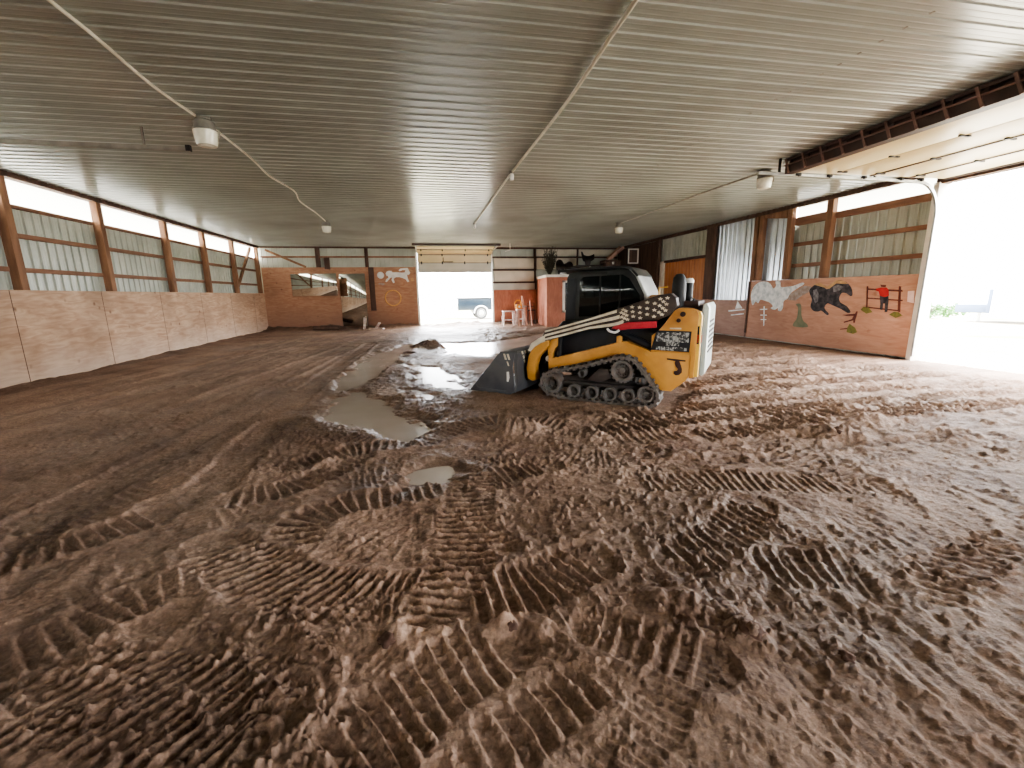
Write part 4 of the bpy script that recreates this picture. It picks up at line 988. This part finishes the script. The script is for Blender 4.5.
tag(r, 'dark metal high chair between leaning planks and the tack room', 'chair')

# ------------------------------------------------------------------ compact track loader
LD = empty('track_loader', (3.083, 6.639, 0), math.radians(140.5))
tag(LD, 'yellow and black compact track loader with bucket standing on the mud', 'loader')
outline = [(1.05,.17),(1.03,.29),(.95,.375),(.83,.43),(.49,.50),(.03,.625),(-.14,.68),(-.25,.70),(-.36,.68),(-.46,.62),(-.75,.25),(-.785,.14),(-.74,.03),(-.64,-.015),(-.22,-.025),(.2,-.025),(.55,-.02),(.86,.015),(.98,.07)]
loop = resample(catmull([(x, z, 0) for x, z in outline], 6), 132)
for s in (1, -1):
    ya, yb = (s*.52, s*.84) if s > 0 else (-.84, -.52)
    y0, y1 = min(ya, yb), max(ya, yb)
    bm = bmesh.new(); n = len(loop); rings = []
    nrm = []
    for i in range(n):
        t = (loop[(i+1) % n]-loop[i-1]).normalized(); nrm.append(Vector((t.y, -t.x, 0)))
    cen = sum(loop, Vector())/n
    if (loop[0]+nrm[0]-cen).length < (loop[0]-cen).length: nrm = [-v for v in nrm]
    for i in range(n):
        o_, i_ = loop[i], loop[i]-nrm[i]*.032
        rings.append([bm.verts.new(p) for p in ((o_.x, y0, o_.y), (o_.x, y1, o_.y), (i_.x, y1, i_.y), (i_.x, y0, i_.y))])
    for i in range(n):
        a, b = rings[i], rings[(i+1) % n]
        for k in range(4): bm.faces.new((a[k], a[(k+1) % 4], b[(k+1) % 4], b[k]))
    # outer lugs and inner drive teeth
    def block(i, out, wid, h, ylo, yhi):
        c = loop[i]; nn = nrm[i]; t = Vector((-nn.y, nn.x, 0))
        q = [c+t*wid/2, c-t*wid/2, c-t*wid*.4+nn*h*out, c+t*wid*.4+nn*h*out]
        if out < 0: q = [v-nn*.032 for v in q]
        va = [bm.verts.new((p.x, ylo, p.y)) for p in q]; vb = [bm.verts.new((p.x, yhi, p.y)) for p in q]
        bm.faces.new(va); bm.faces.new(vb[::-1])
        for k in range(4): bm.faces.new((va[(k+1) % 4], va[k], vb[k], vb[(k+1) % 4]))
    for i in range(0, n, 3):
        if (i//3) % 2: block(i, 1, .05, .026, y0, y1-.06)
        else: block(i, 1, .05, .026, y0+.06, y1)
        block(i, -1, .045, .035, (y0+y1)/2-.05, (y0+y1)/2+.05)
        block(i+1, -1, .035, .022, y1-.05 if s > 0 else y0, y1 if s > 0 else y0+.05)
    bmesh.ops.recalc_face_normals(bm, faces=bm.faces[:])
    me = bpy.data.meshes.new('rubber_track'); bm.to_mesh(me); bm.free()
    tk = new_obj('rubber_track', me, M['rubber'], LD)
    ym = s*.68
    def wheel(nm, x, z, r, half, holes=0, teeth=0):
        mb = MB()
        prof = [(0, -half*.5), (r*.28, -half*.55), (r*.32, -half*.35), (r*.62, -half*.35), (r*.72, -half), (r*.97, -half), (r, -half*.85), (r, half*.85), (r*.97, half), (r*.72, half), (r*.62, half*.35), (r*.32, half*.35), (r*.28, half*.55), (0, half*.5)]
        mb.lathe(prof, (x, ym, z), 'y', 28)
        for k in range(teeth):
            a = 2*math.pi*k/teeth
            mb.beam((x+r*.9*math.cos(a), ym, z+r*.9*math.sin(a)), (x+r*1.12*math.cos(a), ym, z+r*1.12*math.sin(a)), half*1.6, .03)
        for k in range(holes):
            a = 2*math.pi*k/holes
            mb.lathe([(0, half*.3*s), (.016, half*.3*s), (.016, half*.62*s), (0, half*.62*s)], (x+r*.48*math.cos(a), ym, z+r*.48*math.sin(a)), 'y', 8)
        return mb.build(nm, M['wheel'], tk, ang=.7)
    wheel('idler_wheel', .87, .205, .155, .13, 8); wheel('idler_wheel', -.60, .165, .125, .13, 6)
    for x in (.50, .21, -.07, -.34): wheel('roller_wheel', x, .115, .105, .13, 0)
    wheel('roller_wheel', .38, .39, .06, .1)
    wheel('drive_sprocket', -.235, .475, .165, .10, 12, 17)
    mb = MB(); mb.prism([(.95,.17),(.85,.28),(.45,.36),(.1,.44),(-.1,.40),(-.45,.26),(-.68,.2),(-.68,.14),(.9,.12)], s*.56, s*.62, 'y', bevel=.01)
    mb.prism([(.3,.30),(.12,.48),(-.02,.48),(-.1,.36),(.1,.28)], s*.6, s*.76, 'y', bevel=.01)
    mb.prism([(.75,.19),(.7,.25),(-.6,.25),(-.66,.19)], s*.6, s*.72, 'y', bevel=.01)
    mb.build('track_frame', M['track_frame'], tk)
    # fender above the track
    fd = [(.97,.39),(.55,.50),(.03,.645),(-.17,.70),(-.32,.70),(-.42,.66),(-.52,.54),(-.78,.215),(-.92,.22),(-1.10,.38),(-1.14,.45),(-1.14,.77),(-.62,.77),(-.46,.83),(-.33,.87),(-.28,.90),(-.16,.89),(.34,.745),(.97,.575)]
    mb = MB(); mb.prism(fd, s*.50, s*.70, 'y', bevel=.012); mb.build('track_fender', M['yellow'], LD)
    mb = MB(); mb.prism([(-.12,.87),(-.2,.88),(-.2,.97),(-.16,.985),(-.12,.97)], s*.66, s*.70, 'y', bevel=.006); mb.build('lift_eye', M['yellow'], LD)
    # rear tower
    tw = [(-.62,.77),(-1.14,.77),(-1.14,.42),(-1.20,.44),(-1.22,1.28),(-1.20,1.34),(-1.11,1.375),(-.96,1.38),(-.90,1.34),(-.78,1.16),(-.70,1.06),(-.62,1.0)]
    mb = MB(); mb.prism(tw, s*.42, s*.705, 'y', bevel=.012); tower = mb.build('rear_tower', M['yellow'], LD)
    mb = MB(); mb.lathe([(0, s*.70), (.035, s*.70), (.035, s*.722), (0, s*.722)], (-1.02, 0, 1.30), 'y', 14); mb.lathe([(0, s*.70), (.028, s*.70), (.028, s*.72), (0, s*.72)], (-.97, 0, 1.215), 'y', 14); mb.build('pivot_pin', M['brown_steel'], tower)
    mb = MB(); mb.box((-1.01, s*.70 if s > 0 else -.712, 1.095), (-.86, .712 if s > 0 else -.70, 1.115)); mb.build('grab_slot', M['flag_white'], tower)
    # decal block with illegible grey print on black
    mb = MB(); mb.prism([(-.62,.80),(-1.13,.785),(-1.145,1.07),(-.69,1.075)], s*.704, s*.710, 'y'); dk = mb.build('decal_plate', M['dark_paint'], LD)
    rn = random.Random(5); mb = MB()
    xx = -.69
    while xx > -1.10:
        wq = rn.uniform(.025, .05); mb.box((xx-wq, min(s*.7095, s*.714), .915+rn.uniform(0,.008)), (xx, max(s*.7095, s*.714), 1.055-rn.uniform(0,.015))); xx -= wq+.005
    xx = -.82
    while xx > -1.0:
        mb.box((xx-.03, min(s*.7095, s*.714), .865), (xx, max(s*.7095, s*.714), .915)); xx -= .036
    xx = -.69
    while xx > -1.10:
        wq = rn.uniform(.03, .06); mb.box((xx-wq, min(s*.7095, s*.714), .80), (xx, max(s*.7095, s*.714), .85)); xx -= wq+.01
    tag(mb.build('decal_print', M['decal_grey'], dk, smooth=False), 'grey blocky print')
    # pad and hand shaped brown mark on the lower tower
    mb = MB(); mb.prism([(-.84,.69),(-1.09,.675),(-1.09,.655),(-1.01,.655),(-1.035,.60),(-1.05,.55),(-1.05,.50),(-1.02,.465),(-.975,.455),(-.945,.475),(-.95,.515),(-.985,.52),(-1.0,.545),(-.965,.585),(-.95,.63),(-.96,.655),(-.85,.668)], s*.703, s*.708, 'y'); mb.build('brown_emblem', M['brown_steel'], LD)
    # corner post with tail light
    mb = MB(); mb.prism([(-1.195,.44),(-1.255,.45),(-1.265,1.28),(-1.235,1.34),(-1.205,1.33)], s*.60, s*.69, 'y', bevel=.01); cp = mb.build('corner_post', M['yellow_lit'], LD)
    mb = MB(); mb.prism([(-1.2545,.90),(-1.262,.90),(-1.268,1.14),(-1.258,1.14)], s*.615, s*.66, 'y'); mb.box((-1.24, min(s*.688,s*.694), .90), (-1.215, max(s*.688,s*.694), 1.14)); lt = mb.build('tail_light', M['black_iron'], cp)
    mb = MB(); mb.prism([(-1.258,.92),(-1.270,.92),(-1.272,1.02),(-1.26,1.02)], s*.62, s*.655, 'y'); mb.box((-1.235, min(s*.690,s*.697), .915), (-1.22, max(s*.690,s*.697), 1.03)); mb.build('lens', M['tail_red'], lt)
    # lift arm with flag graphics
    arm = [(1.02,.86),(1.04,.95),(1.0,1.04),(.6,1.15),(.28,1.24),(-.25,1.41),(-.7,1.56),(-.86,1.58),(-.93,1.52),(-.95,1.42),(-.86,1.29),(-.69,1.215),(-.3,1.19),(-.13,1.12),(.28,1.065),(.6,.975)]
    mb = MB(); mb.prism(arm, s*.55, s*.76, 'y', bevel=.014); am = mb.build('lift_arm', M['flag_dark'], LD)
    # bend of the arm down to the coupler
    fr_ = [(.98,.95),(1.10,.86),(1.22,.76),(1.30,.62),(1.34,.42),(1.32,.24),(1.24,.20),(1.17,.22),(1.19,.45),(1.14,.60),(1.02,.72),(.94,.80)]
    mb = MB(); mb.prism(fr_, s*.57, s*.74, 'y', bevel=.014); mb.build('arm_knee', M['yellow'], am)
    kn = [(1.0,.96),(1.12,.90),(1.24,.82),(1.30,.70),(1.26,.69),(1.18,.77),(1.08,.83),(1.0,.86)]
    mb = MB(); mb.prism(kn, s*.735, s*.765, 'y', bevel=.004); mb.build('arm_cap_plate', M['flag_white'], am)
    def along(t, f):   # point on the arm's outer face: t from front (0) to rear (1), f from lower edge (0) to upper (1)
        lo = [(1.0,.875),(.6,.98),(.28,1.07),(-.13,1.125),(-.3,1.195),(-.69,1.225),(-.86,1.30)]
        hi = [(1.0,1.03),(.6,1.14),(.28,1.23),(-.13,1.36),(-.25,1.40),(-.7,1.55),(-.90,1.565)]
        def ip(P):
            k = t*(len(P)-1); i = min(int(k), len(P)-2); u = k-i
            return (P[i][0]*(1-u)+P[i+1][0]*u, P[i][1]*(1-u)+P[i+1][1]*u)
        a, b = ip(lo), ip(hi); return (a[0]*(1-f)+b[0]*f, a[1]*(1-f)+b[1]*f)
    for f0, f1, t1 in ((.02,.22,.60),(.40,.62,.55),(.82,.99,.50)):
        tt = np.linspace(.0, t1, 10)
        mb = MB(); mb.prism([along(t, f0) for t in tt]+[along(t, f1) for t in tt[::-1]], s*.759, s*.765, 'y'); tag(mb.build('flag_stripe', M['flag_white'], am), 'off white flag stripe')
    mb = MB()
    for r_ in range(6):
        for c_ in range(5 if r_ % 2 == 0 else 5):
            t = .56+.42*(c_+.5*(r_ % 2)+.3)/5.4; f = .10+.80*(r_+.3)/5.6
            cx, cz = along(t, f); rad = .027
            pts = []
            for k in range(10):
                a = math.pi/2+k*math.pi/5; q = rad if k % 2 == 0 else rad*.5
                pts.append((cx+q*math.cos(a)*1.35, cz+q*math.sin(a)*.95))
            mb.prism(pts, s*.759, s*.766, 'y')
    tag(mb.build('flag_stars', M['flag_white'], am, smooth=False), 'rows of white stars on dark ground')
    mb = MB(); mb.prism([(-.06,1.09),(-.1,1.125),(-.3,1.185),(-.69,1.205),(-.69,1.115),(-.3,1.085),(-.2,1.065)], s*.72, s*.775, 'y', bevel=.006); tag(mb.build('red_stripe', M['red'], am), 'red band under the stars')
    mb = MB(); mb.tube(catmull([(.0,s*.775,1.09),(-.04,s*.775,1.05),(-.12,s*.775,1.035),(-.18,s*.775,1.07)], 5, closed=False), .018, 8); mb.build('hook', M['plastic_white'], am)
    # lift cylinder and tilt cylinder bracket
    mb = MB(); mb.tube([(-.02, s*.62, 1.08), (-.30, s*.62, .96)], .028, 12); mb.tube([(-.28, s*.62, .97), (-.70, s*.62, .79)], .048, 14); mb.build('lift_cylinder', M['dark_paint'], LD)
    mb = MB(); mb.prism([(.80,.92),(.90,.90),(.985,.76),(.96,.55),(.90,.53),(.90,.66),(.86,.74),(.80,.80)], s*.58, s*.70, 'y', bevel=.01); mb.build('arm_stop', M['yellow'], LD)
    mb = MB(); mb.tube([(.78, s*.66, .92), (.80, s*.66, .60)], .04, 10); mb.build('hose_bundle', M['soot'], LD)
    mb = MB(); mb.lathe([(0, s*.60), (.05, s*.62), (.05, s*.66), (0, s*.665)], (.985, 0, .575), 'y', 14); tag(mb.build('work_light', M['plastic_white'], LD), 'white round lamp')
    # tilt cylinder and hoses in front
    mb = MB(); mb.tube([(1.0, s*.45, .75), (1.30, s*.45, .35)], .045, 12); mb.tube([(1.0, s*.52, .85), (1.1, s*.53, .5), (1.25, s*.5, .3)], .018, 8); mb.build('tilt_cylinder', M['soot'], LD)
# chassis and engine hood
mb = MB(); mb.prism([(.98,.35),(.98,.98),(.80,1.17),(-.30,1.19),(-.75,1.15),(-.80,.35)], -.52, .52, 'y', bevel=.02); mb.build('chassis', M['dark_paint'], LD)
mb = MB(); mb.prism([(-.30,1.0),(-.42,1.46),(-.75,1.44),(-1.18,1.36),(-1.24,1.2),(-1.24,.45),(-.8,.35)], -.44, .44, 'y', bevel=.03); mb.build('engine_hood', M['dark_paint'], LD)
mb = MB(); mb.prism([(-1.24,1.30),(-1.25,1.43),(-1.30,1.44),(-1.335,1.38),(-1.325,.48),(-1.29,.44),(-1.25,.46)], -.52, .54, 'y', bevel=.015); rd = mb.build('rear_door', M['tail_panel'], LD)
mb = MB(); mb.box((-1.26, -.62, .46), (-1.20, .62, 1.30)); mb.build('rear_gap_shade', M['soot'], LD)  # black box stands in for the dark gap before the rear door
mb = MB()
for k in range(7): mb.box((-1.337, -.36, .75+k*.07), (-1.315, .36, .78+k*.07))
mb.build('grille', M['black_iron'], rd)
mb = MB(); mb.box((-1.18, -.40, 1.34), (-.98, .40, 1.47), bevel=.02); mb.build('hood_guard', M['brown_steel'], LD)
# exhaust stack and pre-cleaner on the hood
mb = MB(); mb.lathe([(0,1.36),(.095,1.36),(.095,1.70),(.085,1.79),(.05,1.84),(0,1.85)], (-.90, .35, 0), 'z', 20, sx=1.0); mb.build('exhaust_stack', M['soot'], LD)
mb = MB(); mb.lathe([(0,1.36),(.06,1.36),(.06,1.73),(0,1.73)], (-1.01, .20, 0), 'z', 18); cn = mb.build('air_cleaner', M['soot'], LD)
mb = MB(); mb.lathe([(0,1.79),(.045,1.785),(.065,1.76),(.065,1.72),(0,1.72)], (-1.01, .20, 0), 'z', 18); tag(mb.build('cap', M['plastic_white'], cn), 'white cap')
mb = MB(); mb.tube([(-1.08,.30,1.38),(-1.1,.32,1.50),(-1.06,.36,1.52),(-1.04,.38,1.40)], .014, 8); mb.build('hose', M['soot'], LD)
mb = MB(); mb.tube([(-.62,.30,1.42),(-.62,.30,1.66),(-.74,.30,1.67)], .014, 8); tag(mb.build('guard_rail', M['yellow_lit'], LD), 'thin yellow rail')
mb = MB(); mb.box((-.72,.2,1.44), (-.5,.42,1.56), bevel=.03); tag(mb.build('work_lamp', M['paint_tan'], LD), 'tan work lamp on the hood')
# cab
cabs = [(.80,.80),(.79,1.16),(.755,1.84),(.72,1.90),(.66,1.925),(-.16,1.945),(-.26,1.91),(-.33,1.83),(-.46,1.57),(-.48,1.40),(-.30,.80)]
mb = MB(); mb.prism(cabs, -.47, .47, 'y', bevel=.03); cab = mb.build('cab', M['cab_frame'], LD)
mb = MB(); mb.prism([(.90,1.925),(.90,1.955),(.70,1.985),(-.14,1.985),(-.26,1.95),(-.36,1.84),(-.33,1.82),(-.24,1.92),(-.14,1.945),(.68,1.945)], -.49, .49, 'y', bevel=.012); mb.build('roof', M['cab_frame'], cab)
mb = MB(); mb.prism([(-.17,1.955),(-.27,1.92),(-.35,1.83),(-.485,1.57),(-.495,1.42),(-.455,1.42),(-.44,1.57),(-.31,1.83),(-.24,1.90)], -.475, .478, 'y', bevel=.008); tag(mb.build('rear_shell', M['cab_grey'], cab), 'light grey rounded rear corner')
for s in (1, -1):
    mb = MB(); mb.prism([(.55,1.24),(.53,1.80),(.48,1.84),(-.12,1.86),(-.22,1.80),(-.38,1.56),(-.40,1.40),(.28,1.25)], s*.468, s*.474, 'y', bevel=.002); gl = mb.build('side_window', M['cab_glass'], cab)
    mb = MB(); mb.box((.20, min(s*.472,s*.48), 1.25), (.225, max(s*.472,s*.48), 1.85)); mb.box((-.1, min(s*.472,s*.48), 1.3), (-.075, max(s*.472,s*.48), 1.85)); mb.build('window_bar', M['soot'], gl)
    mb = MB(); mb.prism([(.77,1.2),(.735,1.83),(.60,1.83),(.62,1.2)], s*.466, s*.482, 'y', bevel=.006); mb.build('front_pillar', M['dark_paint'], cab)
    mb = MB(); mb.box((.50, min(s*.46,s*.49), 1.875), (.1, max(s*.46,s*.49), 1.91)); mb.build('roof_rail', M['soot'], cab)
mb = MB(); mb.prism([(.795,1.0),(.80,1.16),(.765,1.82),(.755,1.82),(.785,1.16),(.785,1.0)], -.40, .40, 'y'); mb.build('front_window', M['cab_glass'], cab)
mb = MB(); mb.box((.9, -.40, 1.90), (.86, -.22, 1.97), bevel=.01); mb.box((.9, .22, 1.90), (.86, .40, 1.97), bevel=.01); mb.build('roof_light', M['plastic_white'], cab)
# seat silhouette inside the glass
mb = MB(); mb.box((-.1, -.2, 1.1), (.3, .2, 1.2), bevel=.04); mb.build('operator_seat', M['soot'], cab)
# coupler and bucket
mb = MB(); mb.box((1.22, -.60, .18), (1.42, .60, .62), bevel=.015); mb.build('coupler_frame', M['soot'], LD)
bk = None
shell = [(1.44,.69),(1.40,.66),(1.42,.42),(1.40,.14),(1.46,.02),(1.56,-.015),(2.30,.005),(2.30,.02),(1.58,.025),(1.50,.05),(1.45,.15),(1.47,.42),(1.47,.67)]
mb = MB(); mb.prism(shell, -.92, .92, 'y'); bk = mb.build('bucket', M['bucket'], LD)
for s in (1, -1):
    mb = MB(); mb.prism([(1.44,.695),(1.71,.68),(1.78,.62),(2.28,.06),(2.31,.0),(1.55,-.02),(1.485,.03),(1.47,.15),(1.50,.44)], s*.905, s*.935, 'y', bevel=.005); pl = mb.build('side_plate', M['bucket'], bk)
    mb = MB(); mb.prism([(2.31,.0),(2.31,.03),(2.2,.10),(2.17,.06),(1.6,.04),(1.6,-.02)], s*.93, s*.945, 'y', bevel=.003); mb.build('side_cutter', M['bucket'], pl)
mb = MB(); mb.prism([(2.18,-.02),(2.34,-.005),(2.34,.01),(2.18,.03)], -.94, .94, 'y', bevel=.003); mb.build('cutting_edge', M['galv'], bk)
mb = MB(); mb.prism([(1.40,.67),(1.72,.665),(1.72,.685),(1.40,.705)], -.935, .935, 'y', bevel=.003); mb.build('top_lip', M['bucket'], bk)
# white slanted dash logo on the plate, white slanted dashes on the back
mb = MB()
for x0 in (1.66, 1.595):
    mb.prism([(x0,.655),(x0-.035,.655),(x0-.065,.56),(x0-.03,.56)], .934, .939, 'y')
mb.prism([(1.60,.53),(1.575,.53),(1.55,.46),(1.575,.46)], .934, .939, 'y')
tag(mb.build('slanted_dashes', M['flag_white'], bk, smooth=False), 'white slanted dashes')
mb = MB()
for r_ in range(3):
    for c_ in range(4):
        y = .80-c_*.105-r_*.04; z = .635-r_*.075
        mb.bm.faces.new([mb.bm.verts.new(p) for p in ((1.398,y,z+.055),(1.398,y-.06,z+.055),(1.398,y-.085,z),(1.398,y-.025,z))])
tag(mb.build('slanted_dashes', M['flag_white'], bk, smooth=False), 'rows of white slanted dashes')
mb = MB(); mb.prism([(1.60,.36),(1.56,.365),(1.55,.27),(1.57,.20),(1.60,.20)], .934, .94, 'y'); tag(mb.build('sticker', M['plastic_white'], bk), 'small white sticker')

# ------------------------------------------------------------------ loose clods in the foreground
def clod(loc, r, seed, lab):
    rn = random.Random(seed); mb = MB()
    bmesh.ops.create_icosphere(mb.bm, subdivisions=3, radius=r)
    ax = Vector((rn.uniform(.7,1.3), rn.uniform(.7,1.3), rn.uniform(.5,.8)))
    for v in mb.bm.verts:
        n_ = v.co.normalized(); k = 1+.22*math.sin(n_.x*5+seed)*math.cos(n_.y*4-seed)+.12*math.sin(n_.z*9+n_.x*7+seed)
        v.co = Vector((v.co.x*ax.x, v.co.y*ax.y, v.co.z*ax.z))*k
    o = mb.build('mud_clod', M['clod'], ang=3); o.location = loc; tag(o, lab, 'clod', 'loose mud clods'); return o
clod((.33,1.83,.03), .035, 1, 'small dark mud clod at the right end of the straight track print')
clod((1.43,1.56,.03), .05, 2, 'mud lump right of centre in the foreground, beside a ridge of clods')
clod((4.35,3.85,.06), .09, 3, 'big reddish clod lying in the right middle ground')
clod((1.08,4.93,.07), .10, 4, 'clod on the small heap in front of the loader')
clod((1.75,1.35,.0), .03, 5, 'small clod low in the right foreground')
clod((-.25,1.85,.03), .035, 6, 'pale mud lump at the left end of the straight track print')

# ------------------------------------------------------------------ outside
mb = MB()
mb.box((XR+.27, -40, -.4), (90, 80, -.03)); mb.box((-60, YB+.17, -.4), (XR+.27, 80, -.02)); mb.box((-60, -40, -.4), (XL-.3, YB+.12, -.03)); mb.box((XL-.3, -40, -.4), (XR+.27, YF-.1, -.03))
S_(mb.build('ground', M['gravel'], smooth=False))
pt = empty('pickup_truck', (4.9, 30.5, 0))
mb = MB(); mb.prism([(-2.75,.60),(-2.78,1.0),(-2.75,1.36),(-.05,1.38),(.0,1.42),(.12,1.95),(1.35,1.97),(1.95,1.45),(3.1,1.38),(3.15,.58)], -.95, .95, 'y', bevel=.04); body = mb.build('truck_body', M['truck'], pt)
mb = MB(); mb.box((-2.8, -.98, 1.34), (-.05, .98, 1.41), bevel=.02); mb.build('bed_rail', M['soot'], body)
for x in (-1.22, 2.2):
    for s in (-1, 1):
        mb = MB(); mb.lathe([(.2,-.12),(.38,-.12),(.41,-.08),(.41,.08),(.38,.12),(.2,.12)], (x, s*.84, .40), 'y', 28); wl = mb.build('wheel', M['tire'], pt)
        mb = MB(); mb.lathe([(0,-.10),(.08,-.13),(.22,-.09),(.25,-.125),(.27,-.12),(.27,.12),(.22,.09),(0,.1)], (x, s*.84, .40), 'y', 24); mb.build('rim', M['chrome'], wl)
        mb = MB(); mb.tube([(x+.47*math.cos(t), s*.93, .40+.47*math.sin(t)) for t in np.linspace(0, math.pi, 16)], .045, 8); mb.build('fender_flare', M['white_body'], body)
for s in (-1, 1):
    mb = MB(); mb.prism([(.15,1.45),(.22,1.88),(1.25,1.89),(1.7,1.5)], s*.945, s*.955, 'y'); mb.build('side_window', M['cab_glass'], body)
    mb = MB(); mb.box((1.62, min(s*.95,s*1.15), 1.45), (1.75, max(s*.95,s*1.15), 1.7), bevel=.02); mb.build('mirror', M['soot'], body)
mb = MB(); mb.box((-2.85, -.9, .5), (-2.7, .9, .68), bevel=.02); mb.build('bumper', M['chrome'], pt)
mb = MB(); mb.box((-2.80, -.93, .85), (-2.72, -.80, 1.2), bevel=.01); mb.box((-2.80, .80, .85), (-2.72, .93, 1.2), bevel=.01); mb.build('tail_light', M['plastic_white'], pt)
tag(pt, 'blue grey pickup truck parked outside the open back door', 'truck')
tl = empty('box_trailer', (26.5, 13.2, 0), 0)
mb = MB(); mb.box((-1.5, -4.2, .34), (1.5, 2.35, 1.80), bevel=.05); bd_ = mb.build('trailer_box', M['white_body'], tl)
mb = MB(); mb.box((-1.48, 2.35, .42), (1.45, 2.50, 1.50), bevel=.02); tag(mb.build('nose_panel', M['shade_blue'], tl), 'nose panel with its shade painted blue grey')
mb = MB(); mb.box((-1.2, 2.5, .42), (1.2, 3.9, .80), bevel=.02); tag(mb.build('tongue_box', M['shade_blue'], tl), 'tongue box with its shade painted blue grey')
for y in (-2.4, -1.5):
    for s in (-1, 1):
        mb = MB(); mb.lathe([(0,-.1),(.30,-.1),(.33,-.06),(.33,.06),(.30,.1),(0,.1)], (s*1.38, y, .31), 'x', 24); mb.build('wheel', M['white_body'], tl)
mb = MB(); mb.box((-.05, 3.6, -.03), (.05, 3.7, .42)); mb.build('jack_stand', M['galv'], tl)
tag(tl, 'white box trailer with nose painted in blue grey shade seen through the side doorway', 'trailer')
sh = empty('white_shed', (48, 26, 0))
mb = MB(); mb.box((-4, -14, 0), (4, 12, 5.6)); mb.build('shed_walls', M['white_body'], sh)
mb = MB(); mb.prism([(-4.5,5.6),(4.5,5.6),(0,7.4)], -14.4, 12.4, 'y'); mb.build('shed_roof', M['white_body'], sh)
mb = MB(); mb.box((-4.6, -14.4, 5.5), (-4.4, 12.4, 5.66)); mb.build('gutter', M['galv'], sh)
tag(sh, 'long white shed far outside the side doorway', 'shed')
def bush(loc, r, h, n, seed, lab):
    rn = random.Random(seed); b = empty('green_bush', loc); mb = MB()
    for k in range(n):
        a, q, z = rn.uniform(0, 6.28), math.sqrt(rn.random())*r, rn.uniform(.1, 1)*h
        c = Vector((q*math.cos(a), q*math.sin(a), z*(1-.5*(q/r)**2)))
        u = Vector((rn.uniform(-1,1), rn.uniform(-1,1), rn.uniform(-.4,1))).normalized()*rn.uniform(.10,.2); v = u.cross(Vector((rn.uniform(-1,1), rn.uniform(-1,1), 1))).normalized()*.06
        mb.flat([c, c+u*.5+v, c+u, c+u*.5-v])
    mb.build('foliage', M['leaf'], b, smooth=False)
    mb = MB()
    for k in range(7):
        a = rn.uniform(0, 6.28); mb.tube([(0,0,0), (r*.3*math.cos(a), r*.3*math.sin(a), h*.4), (r*.6*math.cos(a), r*.6*math.sin(a), h*.75)], [.03,.02,.008], 6)
    mb.build('stems', M['brush'], b); tag(b, lab, 'bush', 'bushes outside the side doorway')
bush((26.5, 19.2, 0), 1.0, .85, 420, 3, 'low green bush outside, nearest the door track')
bush((28.6, 19.6, 0), .8, .75, 320, 4, 'low green bush outside, nearer the trailer')

# ------------------------------------------------------------------ light
w = bpy.data.worlds.new('overcast_sky'); scene.world = w; w.use_nodes = True
N = w.node_tree.nodes; L = w.node_tree.links
bg = N['Background']
tc = N.new('ShaderNodeTexCoord'); sp = N.new('ShaderNodeSeparateXYZ'); L.new(tc.outputs['Generated'], sp.inputs[0])
rp = N.new('ShaderNodeValToRGB'); rp.color_ramp.elements[0].color = (.92,.95,1,1); rp.color_ramp.elements[1].color = (1,1,1,1)
L.new(sp.outputs['Z'], rp.inputs['Fac']); L.new(rp.outputs['Color'], bg.inputs['Color'])
bg.inputs['Strength'].default_value = 30.0

def area(name, loc, rot, sx, sy, power=0.0, portal=False, col=(1,1,1)):
    l = bpy.data.lights.new(name, 'AREA'); l.shape = 'RECTANGLE'; l.size = sx; l.size_y = sy; l.energy = power; l.color = col
    o = bpy.data.objects.new(name, l); COL.objects.link(o); o.location = loc; o.rotation_euler = rot
    if portal: l.cycles.is_portal = True
    return o
R90 = math.pi/2
area('side_door_portal', (XR+.3, 5.4, 1.85), (0, R90, 0), 3.7, 5.0, portal=True)
area('back_door_portal', (1.65, YB+.2, 1.37), (R90, 0, math.pi), 3.8, 2.74, portal=True) if False else area('back_door_portal', (1.65, YB+.2, 1.37), (-R90, 0, 0), 3.8, 2.74, portal=True)
area('front_opening_portal', (7.1, YF-.15, 1.85), (R90, 0, 0), 5.0, 3.7, portal=True)

# ------------------------------------------------------------------ camera
rt = Vector((0.98120824, -0.1923611, -0.01508628)); fw = Vector((0.18549988, 0.96194479, -0.20062907)); up = Vector((0.05310539, 0.19406039, 0.97955111))
cd = bpy.data.cameras.new('camera'); cam = bpy.data.objects.new('camera', cd); COL.objects.link(cam)
cam.matrix_world = Matrix(((rt.x, up.x, -fw.x, 0), (rt.y, up.y, -fw.y, 0), (rt.z, up.z, -fw.z, 1.6), (0, 0, 0, 1)))
cd.sensor_fit = 'HORIZONTAL'; cd.sensor_width = 36.0; cd.lens = 438.56/1024*36; cd.clip_start = .05; cd.clip_end = 500
scene.camera = cam
scene.view_settings.view_transform = 'AgX'
scene.view_settings.look = 'AgX - Medium High Contrast'
scene.view_settings.exposure = 0.45
scene.cycles.max_bounces = 14; scene.cycles.diffuse_bounces = 8; scene.cycles.glossy_bounces = 4
scene.cycles.use_denoising = True
